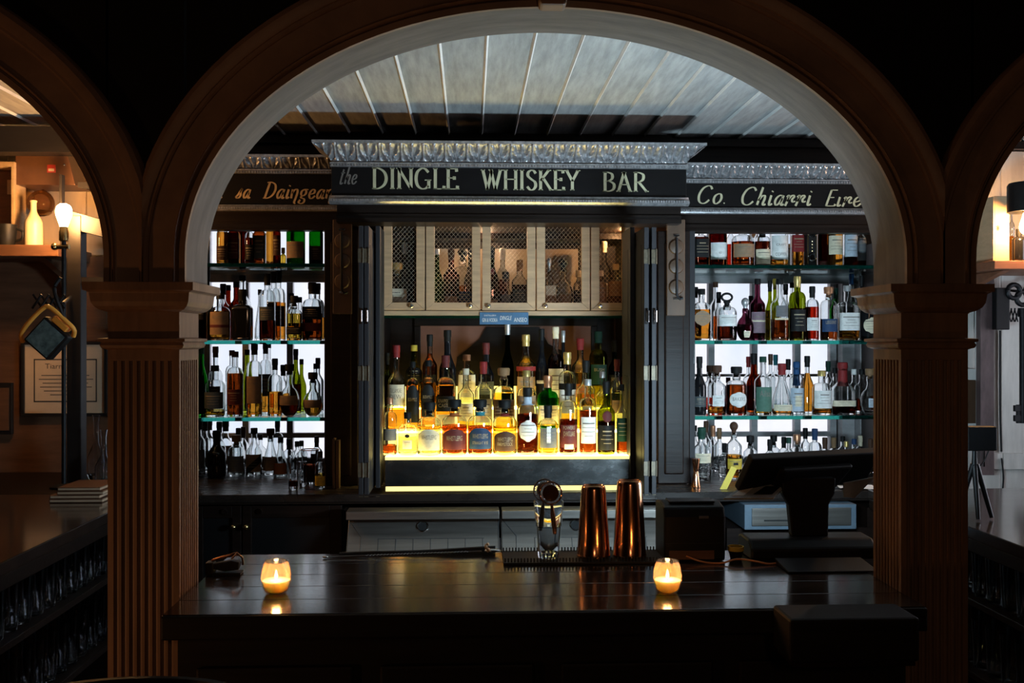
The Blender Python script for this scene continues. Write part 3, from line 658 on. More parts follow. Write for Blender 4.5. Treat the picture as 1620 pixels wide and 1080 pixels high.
# ------------------------------------------------------------------ signs
def cornice(parent, x0, x1, yb, z0, z1, out, name='cornice', unit=.086, ret=True, eR=None):
    """cove with embossed leaves; mitred ends"""
    xa, xb = (x0 - out, x1 + out) if ret else (x0, x1)
    nv = 16; n_units = max(1, int(round((xb - xa) / unit))); nu = n_units * 22
    rows = []
    for i in range(nu + 1):
        u = i / nu; ph = (u * n_units) % 1.0; r = []
        for j in range(nv + 1):
            v = j / nv
            o = out * (1 - math.cos(v * PI / 2)) * .85 + out * .15 * v
            s = 2 * (ph - .5)
            an = math.atan2(s * .9, v + .10); rr = math.hypot(s * .9, v)
            lobe = .5 + .5 * math.cos(an * 8.2)
            mask = max(0, min(1, (1.06 - rr) / .22)) * min(1, v * 5)
            edge = math.exp(-((min(ph, 1 - ph)) / .05) ** 2) * min(1, v * 4) * 1.1
            eye = math.exp(-(((abs(s) - .72) / .12) ** 2 + ((v - .80) / .12) ** 2)) * .9
            vein = .25 * math.cos(an * 24.6) * mask
            bump = .0125 * (lobe * mask + edge + eye + vein) * (1 if v < .93 else max(0, (1 - v) / .07))
            xx = min(max(xa + (xb - xa) * u, x0 - (o if ret else 0)), x1 + (o if ret else 0))
            r.append((xx, yb - o - bump, z0 + (z1 - z0) * v))
        top = r[-1]; r.append((top[0], top[1] - .004, z1)); r.append((top[0], top[1] - .004, z1 + .010)); r.append((top[0], yb + .14, z1 + .010))
        rows.append(r)
    mb = MB().grid(rows)
    for row in ((rows[0], rows[-1]) if ret else (rows[-1],)):   # returns at the ends
        mb.grid([[p for p in row[:-1]], [(p[0], yb + .14, p[2]) for p in row[:-1]]])
    return mb.build(name, 'silver', parent, smooth=True, sharp=60)
def beadrow(parent, x0, x1, y, z, pitch, r, name, mat='silver'):
    mb = MB(); n = int((x1 - x0) / pitch)
    for i in range(n):
        c = x0 + (x1 - x0) * (i + .5) / n
        mb.obox((c, y, z), (pitch * .34, r, r))
    return mb.build(name, mat, parent)
def molding(parent, x0, x1, yb, prof, name, mat):
    """prof: (outward, z)"""
    mb = MB().prismx([(yb - o, z) for o, z in prof], x0, x1)
    return mb.build(name, mat, parent)
# centre sign
Yc = 3.85
BX0, BX1 = X(524, Yc), X(1086, Yc)
zb0, zb1 = Z(311, Yc), Z(267, Yc)
t = thing('sign_canopy', 'projecting black sign canopy lettered in gold, silver leaf cornice on top', 'sign', ((BX0 + BX1) / 2, Yc, zb0))
MB().box(BX0, BX1, Yc, 4.29, zb0 - .005, Z(230, Yc)).build('sign_board', 'sign_black', t, bevel=.002)
cornice(t, BX0, BX1, Yc, Z(258, Yc), Z(233, Yc), X(1112, Yc) - BX1)
molding(t, BX0 - .004, BX1 + .004, Yc - .001, [(0, Z(259, Yc)), (.010, Z(259, Yc)), (.012, Z(261.5, Yc)), (.006, Z(262.5, Yc)), (.006, Z(265, Yc)), (0, Z(266, Yc))], 'bead_mould', 'silver')
beadrow(t, BX0, BX1, Yc - .009, Z(263.6, Yc), .011, .0042, 'dentil_row')
lt = MB()
letters(lt, 'DINGLE', X(588, Yc), Z(300, Yc), (300 - 267) * Yc / F, Yc - .0015, X(727, Yc) - X(588, Yc), .15, .05)
lt.build('lettering', 'gold', t); lt = MB()
letters(lt, 'WHISKEY', X(762, Yc), Z(300.5, Yc), (301 - 269) * Yc / F, Yc - .0015, X(918, Yc) - X(762, Yc), .15, .05)
lt.build('lettering', 'gold', t); lt = MB()
letters(lt, 'BAR', X(953, Yc), Z(302, Yc), (302 - 271) * Yc / F, Yc - .0015, X(1026, Yc) - X(953, Yc), .15, .05)
lt.build('lettering', 'gold', t)
l2 = MB(); letters(l2, ['t', 'h', 'e'], X(536, Yc), Z(293, Yc), 27 * Yc / F, Yc - .0015, X(564, Yc) - X(536, Yc), .10, .05, .22, serif=False)
o = l2.build('lettering', 'shaded_script', t)
molding(t, BX0 - .006, BX1 + .006, Yc - .001, [(0, Z(311, Yc)), (.006, Z(311, Yc)), (.012, Z(314, Yc)), (.026, Z(318, Yc)), (.030, Z(321, Yc)), (.020, Z(324, Yc)), (.006, Z(325, Yc)), (0, Z(325, Yc))], 'silver_mould', 'silver')
beadrow(t, BX0, BX1, Yc - .0325, Z(319.5, Yc), .010, .0042, 'rope_row')
MB().box(BX0 + .02, BX1 - .02, Yc + .012, 4.0, Z(352, Yc), zb0 - .006).build('fascia', 'dark_wood_h', t)
molding(t, BX0 + .02, BX1 - .02, Yc + .013, [(0, Z(338, Yc)), (.010, Z(339, Yc)), (.010, Z(342, Yc)), (.016, Z(346, Yc)), (.016, Z(352, Yc)), (0, Z(352, Yc))], 'lower_mould', 'dark_wood_h')
# side signs
def side_sign(label, x0, x1, pxm, zs, texts, mat, drop=False):
    Y = 4.10
    t = thing('sign_board', label, 'sign', ((x0 + x1) / 2, Y, zs['b0']))
    MB().box(x0, x1, Y, 4.158, zs['b0'], zs['c1'] - .02).build('board', 'sign_black', t)
    cornice(t, x0 + .0, x1, Y, zs['c0'], zs['c1'] - .012, .05, unit=.079, ret=False)
    molding(t, x0, x1, Y - .001, [(0, zs['c0'] - .001), (.012, zs['c0'] - .001), (.013, zs['c0'] - .006), (.006, zs['c0'] - .010), (.006, zs['c0'] - .016), (0, zs['c0'] - .018)], 'bead_mould', 'silver')
    beadrow(t, x0, x1, Y - .0095, zs['c0'] - .013, .011, .0045, 'dentil_row')
    for chars, xx, zz, H, wd in texts:
        lt = MB(); letters(lt, chars, xx, zz, H, Y - .0015, wd, .13, .05, .26, .02, serif=False)
        lt.build('lettering', mat, t)
    molding(t, x0, x1, Y - .001, [(0, zs['m1']), (.006, zs['m1']), (.014, zs['m1'] - .008), (.024, zs['m1'] - .018), (.020, zs['m1'] - .026), (.004, zs['m1'] - .028), (0, zs['m1'] - .028)], 'silver_mould', 'silver')
    beadrow(t, x0, x1, Y - .026, zs['m1'] - .017, .010, .004, 'rope_row')
    MB().box(x0, x1, Y + .01, 4.155, zs['h'], zs['b0'] - .001).build('fascia', 'dark_wood_h', t)
    molding(t, x0, x1, Y + .011, [(0, zs['h'] + .035), (.012, zs['h'] + .033), (.012, zs['h'] + .022), (.018, zs['h'] + .010), (.018, zs['h']), (0, zs['h'])], 'lower_mould', 'dark_wood_h')
    return t
Y = 4.10
zr = lambda py: Z(py, Y, 1240)
side_sign('black side board with gold script, over the bottles behind the till', BX1 + .004, KX1, 1240,
          dict(c1=zr(261), c0=zr(284), b0=zr(327), m1=zr(329), h=zr(368)),
          [(['C', 'o', '.'], X(1100, Y), zr(323), 29 * Y / F, X(1150, Y) - X(1100, Y)), (['C', 'h', 'i', 'a', 'r', 'r', 'i'], X(1169, Y), zr(325), 29 * Y / F, X(1283, Y) - X(1169, Y)),
           (['Es', 'ı', 'r', 'e'], X(1302, Y), zr(326), 27 * Y / F, X(1362, Y) - X(1302, Y))], 'gold')
zl = lambda py: Z(py, Y, 430)
side_sign('unlit black side board with ochre script, over the bottles above the highball glasses', KX0, BX0 - .004, 430,
          dict(c1=zl(247), c0=zl(268), b0=zl(322), m1=zl(324), h=zl(364)),
          [(['a'], X(334, Y), zl(314), 25 * Y / F, 18 * Y / F), (['s', 'a'], X(371, Y), zl(314), 25 * Y / F, X(396, Y) - X(371, Y)),
           (['Ds', 'a', 'i', 'n', 'g', 'e', 'a', 'n'], X(414, Y), zl(314), 26 * Y / F, X(527, Y) - X(414, Y))], 'gold_dim')

# ------------------------------------------------------------------ shutters and plaques
def shutter(label, px, Ya, Yb_, hpx, side, knob=False):
    xa = X(px - 5, Ya); xb = xa + .017
    t = thing('folding_shutter', label, 'shutter', ((xa + xb) / 2, Ya, ZK + .025))
    MB().box(xa, xb, Ya, Yb_, ZK + .025, Z(358, Ya)).build('leaf', 'shutter', t, bevel=.002)
    m = MB()
    for z0, z1 in ((ZK + .10, 1.50), (1.58, 1.98)):
        m.box(xa - .0012, xb + .0012, Ya + .05, Yb_ - .05, z0, z1)
    m.build('inset_panel', 'shutter', t, bevel=.002)
    MB().box(xa + .002, xb - .002, Ya - .004, Ya + .001, Z(784, Ya), Z(784, Ya) + .002).build('foot_plate', 'hinge', t)
    if hpx:
        for z in (Z(742, Ya), Z(590, Ya), Z(405, Ya)):
            h = MB().box(xa - .001, xb + .0015, Ya - .003, Ya + .001, z - .025, z + .025)
            h.tube([(xb - .001, Ya - .004, z - .027), (xb - .001, Ya - .004, z + .027)], .0028, 8)
            h.build('hinge', 'hinge', t)
        lt = MB()
        z = Z(500, Ya)
        lt.box(xa + .004, xb - .004, Ya - .004, Ya, z - .028, z + .028).tube([(xa + .012, Ya - .016, z - .02), (xa + .012, Ya - .018, z + .02)], .004, 8).tube([(xa + .012, Ya - .016, z - .015), (xa + .012, Ya, z - .015)], .003, 6).tube([(xa + .012, Ya - .016, z + .015), (xa + .012, Ya, z + .015)], .003, 6)
        lt.build('latch', 'chrome', t)
    return t
for px, lab, hp in ((1002, 'slate shutter leaf standing closest to the lit steps, till side', 0), (1024, 'middle slate shutter leaf folded beside the copper tins side', 1), (1036, 'outer slate shutter leaf folded beside the till-side upright', 1)):
    shutter(lab, px, 3.52 if hp else 3.70, 3.90, hp, 1)
for px, lab, hp in ((572, 'outer dark shutter leaf folded beside the highball-side upright', 1), (581, 'middle dark shutter leaf folded on the highball side of the niche', 1), (599, 'dark shutter leaf standing closest to the lit steps, highball side', 0)):
    shutter(lab, px, 3.56 if hp else 3.72, 3.90, hp, -1)
def plaque(label, px0, px1, py0, py1, cys):
    Y = 3.93
    x0, x1 = X(px0, Y), X(px1, Y)
    t = thing('hanging_plaque', label, 'plaque', ((x0 + x1) / 2, Y, Z(py1, Y)))
    MB().box(x0, x1, Y - .012, Y + .005, Z(py1, Y), Z(py0, Y)).build('board', 'plaque_wood', t, bevel=.003)
    xm = (x0 + x1) / 2
    for cy in cys:
        z = Z(cy, Y)
        b = MB(); prof = [(.030, 0), (.030, .006), (.026, .012), (.014, .015), (.0005, .016)]
        vs = []
        n = 24
        for r, d in prof: vs += [(xm + r * math.cos(2*PI*i/n), Y - .012 - d, z + r * math.sin(2*PI*i/n)) for i in range(n)]
        b.add(vs, [(k*n+i, k*n+(i+1) % n, (k+1)*n+(i+1) % n, (k+1)*n+i) for k in range(len(prof)-1) for i in range(n)])
        b.build('boss', 'plaque_wood', t, smooth=True)
    MB().tube([(xm, Y - .032, Z(cys[0] - 14, Y)), (xm, Y - .034, Z(cys[1], Y)), (xm, Y - .032, Z(cys[-1] + 14, Y)), (xm + .012, Y - .030, Z(cys[-1] + 19, Y)), (xm + .024, Y - .030, Z(cys[-1] + 17, Y))], .005, 8).build('iron_bar', 'iron', t, smooth=True)
    m = MB()
    for cy in (cys[0] - 18, cys[-1] + 18): m.box(xm - .012, xm + .012, Y - .02, Y - .012, Z(cy, Y) - .004, Z(cy, Y) + .004)
    m.build('clasp', 'chrome', t, bevel=.001)
    return t
plaque('brown wooden plaque with three round bosses, on the upright under the gold canopy, till side', 1054, 1083, 346, 499, (390, 421, 454))
plaque('unlit brown wooden plaque with three round bosses, on the upright above the highball glasses', 527, 557, 349, 497, (383, 414, 446))
t = thing('wood_slat', 'upright reddish wooden slat leaning against the upright by the highball glasses', 'board', (X(531, 3.90), 3.9, ZK))
MB().box(X(527, 3.90), X(531, 3.90), 3.88, 3.93, ZK + .001, Z(692, 3.9)).build('front_slat', 'plaque_wood', t, bevel=.001)
MB().box(X(532, 3.90), X(537, 3.90), 3.885, 3.93, ZK + .001, Z(695, 3.9)).build('rear_slat', 'plaque_wood', t, bevel=.001)

# ------------------------------------------------------------------ glass shelves
SH = {'top': 1.949, 'mid': 1.634, 'low': 1.320}
def glass_shelf(label, x0, x1, z, y0=4.10, y1=4.56):
    t = thing('glass_shelf', label, 'shelf', ((x0 + x1) / 2, y0, z))
    MB().box(x0, x1, y0 + .0036, y1, z - .015, z).build('pane', 'shelf_glass', t)
    MB().box(x0, x1, y0, y0 + .003, z - .015, z).build('polished_edge', 'teal_edge', t)
    return t
M['teal_edge'] = thinmat('polished teal glass edge', (.20, .62, .56), .25, .1, .10, (.14, .80, .70))
LB = (KX0 + .032, PX['l0'] - .002); RB = (X(1099, 3.96) + .002, KX1 - .032)
for k, nm in (('top', 'topmost'), ('mid', 'middle'), ('low', 'lowest')):
    glass_shelf('%s teal edged glass shelf in the window bay above the highball glasses' % nm, LB[0], LB[1], SH[k])
    glass_shelf('%s teal edged glass shelf in the window bay behind the till' % nm, RB[0], RB[1], SH[k])
# slim steel rail beneath each top shelf
for (a, b), lab in ((LB, 'slim grey rail under the topmost glass shelf above the highball glasses'), (RB, 'slim grey rail under the topmost glass shelf behind the till')):
    o = MB().box(a, b, 4.562, 4.585, SH['top'] - .05, SH['top'] - .001).build('shelf_rail', 'window_frame', bevel=.003); tag(o, lab, 'rail')

# ------------------------------------------------------------------ lit bottle steps
ST = []
Ys = 3.86
z1 = Z(722, 3.72); dz = .082
t = thing('lit_bottle_steps', 'amber lit stepped bottle stand glowing inside the niche', 'display stand', ((NX0 + NX1) / 2, 3.9, ZK))
sx0, sx1 = X(609, 3.714), X(995.5, 3.714)
steps = [(3.72, 3.845), (3.845, 3.965), (3.965, 4.10)]
for i, (ya, yb) in enumerate(steps):
    zz = z1 + dz * i
    MB().box(sx0, sx1, ya, yb - .001, zz - .004, zz).build('step_tread', 'led', t)
    if i: MB().box(sx0, sx1, ya - .001, ya + .002, zz - dz + .001, zz - .004).build('riser_glow_panel', 'led_riser', t)
    ST.append((ya, yb, zz))
MB().box(sx0, sx1, 4.101, 4.106, z1 + dz * 2 - .01, z1 + dz * 3).build('riser_glow_panel', 'led_riser', t)  # glowing panel added behind the rear row to make its bottles glow
MB().box(sx0, sx1, 3.714, 3.719, z1 - .010, z1 + .001).build('bright_edge', 'led_edge', t)
MB().box(sx0, sx1, 3.722, 3.735, ZK + .033, z1 - .011).build('front_panel', 'tray_front', t)
MB().box(sx0, sx1, 3.755, 4.10, ZK + .027, z1 - .011).build('plinth', 'dark_wood', t)
o = thing('light_strip', 'glowing amber light strip along the foot of the lit bottle steps', 'light', ((NX0 + NX1) / 2, 3.73, ZK))
MB().box(sx0, sx1, 3.744, 3.752, ZK + .009, ZK + .026).build('tube', 'led_edge', o)
MB().box(sx0, sx1, 3.745, 3.80, ZK + .001, ZK + .009).build('channel', 'brass', o)
# added panel, painted to stand in for mirror reflections behind the steps
t = thing('reflection_panel', 'salmon coloured panel in a dark frame on the niche back, behind the bottles', 'picture', ((NX0 + NX1) / 2 - .1, 4.49, 1.5))
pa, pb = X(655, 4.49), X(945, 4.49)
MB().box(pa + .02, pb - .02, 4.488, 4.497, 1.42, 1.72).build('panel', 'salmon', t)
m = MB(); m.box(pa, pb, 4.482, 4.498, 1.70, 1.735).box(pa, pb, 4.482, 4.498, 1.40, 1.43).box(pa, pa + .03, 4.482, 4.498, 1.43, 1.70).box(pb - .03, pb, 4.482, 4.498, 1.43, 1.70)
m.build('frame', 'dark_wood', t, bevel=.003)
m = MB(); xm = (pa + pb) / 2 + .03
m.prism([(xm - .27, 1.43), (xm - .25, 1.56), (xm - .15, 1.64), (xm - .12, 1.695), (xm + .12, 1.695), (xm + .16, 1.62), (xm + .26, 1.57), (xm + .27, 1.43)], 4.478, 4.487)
m.build('dark_reflection', 'dark_wood', t)

# ------------------------------------------------------------------ wire cupboard in the niche
ZQ0, ZQ1 = Z(499, 4.02), Z(352, 4.02)
YD = 4.02
t = thing('wire_cupboard', 'pale wooden cupboard with five wire mesh doors under the gold lettered canopy', 'cupboard', ((NX0 + NX1) / 2, YD, ZQ0))
MB().box(NX0 + .004, NX1 - .004, YD + .022, 4.495, ZQ0 + .008, ZQ0 + .025).build('floor_board', 'dark_wood', t)
MB().box(NX0 + .004, NX1 - .004, YD, YD + .020, ZQ0, Z(491.5, YD)).build('bottom_rail', 'pale_wood', t, bevel=.002)
MB().box(NX0 + .004, NX1 - .004, YD + .022, 4.495, ZQ1 - .012, ZQ1).build('top_board', 'dark_wood', t)
MB().box(NX0 + .16, NX1 - .17, 4.470, 4.480, ZQ0 + .026, ZQ1 - .065).build('back_board', 'cabinet_back', t)
MB().box(NX0 + .16, NX1 - .17, 4.467, 4.482, ZQ1 - .064, ZQ1 - .013).build('back_rail', 'dark_wood', t)
for px in (677, 852): MB().box(X(px, 4.46) - .006, X(px, 4.46) + .006, YD + .15, 4.466, ZQ0 + .026, ZQ1 - .013).build('divider', 'dark_wood', t)
doors = [(590, 672), (674, 760), (763, 847), (849, 933), (935, 1021)]
dz0, dz1 = Z(490.5, YD), Z(353, YD)
for i, (p0, p1) in enumerate(doors):
    a, b = X(p0, YD), X(p1, YD); a = max(a, NX0 + .006); b = min(b, NX1 - .006)
    s = .034
    fr = MB()
    fr.prism([(a, dz0), (a + s, dz0 + s * .92), (a + s, dz1 - .004), (a, dz1)], YD - .004, YD + .018)
    fr.prism([(b, dz0), (b, dz1), (b - s, dz1 - .004), (b - s, dz0 + s * .92)], YD - .004, YD + .018)
    fr.prism([(a + .0005, dz0), (b - .0005, dz0), (b - s, dz0 + s * .90), (a + s, dz0 + s * .90)], YD - .004, YD + .018)
    fr.prism([(a + s, dz1 - .004), (b - s, dz1 - .004), (b - s, dz1), (a + s, dz1)], YD - .004, YD + .018)
    d = fr.build('door', 'pale_wood', t, bevel=.0012)
    # diamond mesh
    wm = MB(); ox0, ox1, oz0, oz1 = a + s - .002, b - s + .002, dz0 + s * .9 - .002, dz1 - .003
    for sg in (1, -1):
        q = -1.0
        while q < 1.0:
            # line z = oz0 + sg*1.15*(x-ox0) + q
            pts = []
            for xx in (ox0, ox1):
                pts.append((xx, oz0 + sg * 1.12 * (xx - ox0) + q))
            (xa, za), (xb, zb) = pts
            def clip(xa, za, xb, zb):
                for lim, hi in ((oz0, False), (oz1, True)):
                    ia = za > lim if hi else za < lim; ib = zb > lim if hi else zb < lim
                    if ia and ib: return None
                    if ia or ib:
                        tt = (lim - za) / (zb - za); xi = xa + tt * (xb - xa)
                        if ia: xa, za = xi, lim
                        else: xb, zb = xi, lim
                return xa, za, xb, zb
            c = clip(xa, za, xb, zb)
            if c and math.hypot(c[0] - c[2], c[1] - c[3]) > .006:
                wm.tube([(c[0], YD + .008 + .0008 * sg, c[1]), (c[2], YD + .008 + .0008 * sg, c[3])], .0006, 3)
            q += .0195
    wm.build('wire_mesh', 'wire', d)
    kx = (a + .017) if i in (2, 3, 4) else (b - .017)
    kx = {0: b - .052, 1: b - .040, 2: a + .026, 3: a + .036, 4: a + .036}[i]
    MB().sphere((kx, YD - .016, dz0 + .016), .0095, 14, 8).lathe((kx, YD - .010, dz0 + .016), [(.004, -.002), (.004, .002)], 8).build('knob', 'chrome', d, smooth=True)
t2 = thing('glass_shelf', 'green edged glass shelf under the wire cupboard, above the lit steps', 'shelf', ((NX0 + NX1) / 2, YD, ZQ0 - .012))
MB().box(NX0 + .004, NX1 - .004, YD + .0, 4.47, ZQ0 - .011, ZQ0 - .002).build('pane', 'shelf_glass', t2)
MB().box(NX0 + .004, NX1 - .004, YD - .004, YD - .0005, ZQ0 - .011, ZQ0 - .002).build('polished_edge', 'teal_edge', t2)
t = thing('shelf_sticker', 'small blue printed sticker on the rail under the wire cupboard doors', 'sticker', (X(797, 4.0), 4.008, Z(502, 4.0)))
YK = YD - .0075
MB().box(X(759, YK), X(836, YK), YK, YK + .002, Z(513, YK), Z(494, YK)).build('plate', 'blue_sticker', t)
tx = MB()
flat_text(tx, 'GIN & VODKA', X(763, YK), Z(509, YK), .0155, YK - .0008, X(787, YK) - X(763, YK))
flat_text(tx, 'DINGLE', X(791, YK), Z(506, YK), .017, YK - .0008, X(809, YK) - X(791, YK), slant=.2)
flat_text(tx, 'ANSEO', X(813, YK), Z(509, YK), .0175, YK - .0008, X(834, YK) - X(813, YK))
flat_text(tx, 'DISTILLERY', X(766, YK), Z(500, YK), .006, YK - .0008, X(785, YK) - X(766, YK))
tx.build('lettering', 'white_paper', t)

# ------------------------------------------------------------------ below the back counter
t = thing('base_cabinet', 'black base cabinet with brass knobs under the back counter, behind the votive by the pillar', 'cabinet', (X(420, 3.8), 3.8, 0))
xa, xb = X(300, 3.78), X(543, 3.78)
MB().box(xa, xb, 3.80, 4.5, .02, ZK - .068).build('carcass', 'dark_wood', t)
zc0, zc1 = .45, Z(797, 3.78)
for i, (a, b) in enumerate(((xa + .005, X(382, 3.78)), (X(384, 3.78), xb - .005))):
    fr = MB(); s = .045
    sl, sr = (s, s * .75) if i == 0 else (s * .75, s)
    fr.box(a, a + sl, 3.775, 3.798, zc0, zc1).box(b - sr, b, 3.775, 3.798, zc0, zc1).box(a + sl, b - sr, 3.775, 3.798, zc0, zc0 + s).box(a + sl, b - sr, 3.775, 3.798, zc1 - s, zc1)
    d = fr.build('door', 'dark_wood', t, bevel=.002)
    MB().box(a + sl, b - sr, 3.786, 3.792, zc0 + s, zc1 - s).build('door_panel', 'black_plastic', d)
    kx = X(370, 3.77) if i == 0 else X(390, 3.77)
    MB().sphere((kx, 3.758, Z(830, 3.76)), .0115, 14, 8).tube([(kx, 3.776, Z(830, 3.76)), (kx, 3.76, Z(830, 3.76))], .005, 8).build('knob', 'brass', d, smooth=True)
    lx = X(354, 3.77) if i == 0 else X(410, 3.77)
    MB().tube([(lx, 3.776, Z(806, 3.77)), (lx, 3.768, Z(806, 3.77))], .010, 14).build('lock', 'chrome', d, smooth=True)
def drip_unit(label, p0, p1, holepx, Y0=3.62):
    x0, x1 = X(p0, Y0), X(p1, Y0)
    t = thing('drip_station', label, 'sink', ((x0 + x1) / 2, Y0, .8))
    MB().box(x0, x1, Y0 + .005, Y0 + .10, Z(821, Y0), Z(808, Y0)).build('top_rail', 'steel', t, bevel=.002)
    za, zb = Z(826, Y0), Z(869, Y0) - .03
    ya, yb = Y0 + .09, Y0 - .01
    def at(u, v, d=0.0):    # u along, v down the slope, d proud of it
        nx, nz = (za - zb), (yb - ya)
        L = math.hypot(nx, nz)
        return (x0 + (x1 - x0) * u, ya + (yb - ya) * v - d * nx / L, za + (zb - za) * v - d * nz / L * -1 * -1)
    q = [at(0, 0), at(1, 0), at(1, 1), at(0, 1)]
    MB().add(q + [(p[0], p[1] + .012, p[2] - .006) for p in q], [(0, 1, 2, 3), (7, 6, 5, 4), (0, 4, 5, 1), (1, 5, 6, 2), (2, 6, 7, 3), (3, 7, 4, 0)]).build('splash_panel', 'steel', t)
    m = MB()
    def bar(u0, v0, u1, v1, w=.0014): m.tube([at(u0, v0, .001), at(u1, v1, .001)], w, 4)
    bar(.0, .0, .09, .45); bar(.09, .45, .09, 1); bar(1, 0, .995, .4)
    for k in range(1, 9): bar(.09 + k * .1145, .5, .09 + k * .1145, .98)
    bar(.2, .5, .9, .5, .0010); bar(0, .02, 1, .02); bar(.005, .0, .005, 1); bar(.995, .0, .995, 1)
    m.build('seam', 'steel_dark', t)
    hx = (X(holepx, Y0) - x0) / (x1 - x0); c = Vector(at(hx, .20, .002))
    vd = Vector((0, ya - yb, za - zb)).normalized()
    rg = MB().tube([c + Vector((.020 * math.cos(2*PI*i/20), 0, 0)) + vd * (.020 * math.sin(2*PI*i/20)) for i in range(20)], .003, 6, True)
    rg.build('overflow_ring', 'chrome', t, smooth=True)
    MB().add([c + Vector((.019 * math.cos(2*PI*i/20), 0, 0)) + vd * (.019 * math.sin(2*PI*i/20)) for i in range(20)], [tuple(range(20))]).build('overflow_hole', 'rubber', t)
    MB().box(x0, x1, Y0 + .02, Y0 + .11, .30, zb - .012).build('body', 'steel_dark', t)
    for lx in (x0 + .01, x1 - .04): MB().box(lx, lx + .03, Y0 + .03, Y0 + .06, .002, .30).build('leg', 'steel', t)
    return t
drip_unit('stainless drip station with a round overflow, behind the long bar spoon', 547, 790, 667)
drip_unit('stainless drip station with a round overflow, behind the copper tins', 794, 1052, 914)
def carton_rings(t, x, Y, z0, R, H):
    m = MB()
    for f in (.40, .72):
        z = z0 + .04 + .10 * (f - .4) / .32
        m.tube([(x + .016 * math.cos(2*PI*i/20), Y - R - .001, z + .016 * math.sin(2*PI*i/20)) for i in range(20)], .0028, 6, True)
        m.add([(x + .010 * math.cos(2*PI*i/16), Y - R - .0008, z + .010 * math.sin(2*PI*i/16)) for i in range(16)], [tuple(range(16))])
    m.build('silver_ring', 'chrome', t, smooth=True)
    m = MB()
    for k in range(4): m.sphere((x, Y - R, z0 + .065 + .014 * k), .003, 8, 6)
    m.box(x - R * .9, x - R * .72, Y - R - .001, Y - R, z0 + .01, z0 + H - .01).box(x + R * .72, x + R * .9, Y - R - .001, Y - R, z0 + .01, z0 + H - .01)
    m.build('gold_line', 'brass', t)
# ------------------------------------------------------------------ bottles
GLASS = {'c': gmat('clear bottle glass', (.97, .985, .985)), 'g': gmat('green bottle glass', (.18, .55, .18)), 'y': gmat('olive bottle glass', (.62, .66, .22)),
         'b': gmat('brown bottle glass', (.55, .24, .08)), 'd': pmat('black bottle glass', (.008, .008, .009), .08, var=.3, scale=(20, 20, 20), spec=.6),
         'e': gmat('dark green bottle glass', (.10, .24, .10)), 'u': gmat('purple bottle glass', (.55, .34, .42))}
LIQ = {'amber': gmat('amber spirit', (.90, .54, .16), ior=1.36), 'brown': gmat('brown spirit', (.55, .20, .06), ior=1.36), 'gold': gmat('gold spirit', (.95, .72, .22), ior=1.36),
       'pale': gmat('pale spirit', (.95, .90, .62), ior=1.36), 'red': gmat('red spirit', (.72, .12, .06), ior=1.36), 'dark': gmat('dark spirit', (.26, .07, .03), ior=1.36),
       'purple': gmat('purple spirit', (.45, .20, .28), ior=1.36), 'orange': gmat('orange spirit', (.95, .56, .17), ior=1.36), 'clear': gmat('clear spirit', (.97, .97, .95), ior=1.36)}
PC = {'black': (.010, .010, .010), 'brown': (.10, .045, .025), 'red': (.32, .03, .03), 'gold': (.55, .40, .14), 'silver': (.5, .5, .5), 'copper': (.55, .26, .14), 'green': (.015, .07, .045),
      'blue': (.02, .09, .24), 'yellow': (.60, .42, .05), 'white': (.72, .71, .68), 'wood': (.34, .20, .10), 'grey': (.20, .20, .21), 'teal': (.04, .28, .33), 'cream': (.66, .58, .42), 'tan': (.42, .27, .16),
      'maroon': (.16, .03, .03), 'navy': (.03, .07, .17), 'orange': (.60, .18, .05), 'mauve': (.30, .20, .24), 'pink': (.55, .20, .22), 'sage': (.10, .22, .16), 'silverblue': (.42, .48, .55), 'slate': (.10, .115, .12)}
def pcm(c):
    return pmat('bottle paint ' + c, tuple(v * (.62 if sum(PC[c]) < .9 else .92) for v in PC[c]), .6 if c not in ('gold', 'silver', 'copper') else .35, spec=.25, metal=.6 if c in ('gold', 'silver', 'copper') else 0, var=.15, scale=(60, 60, 60))
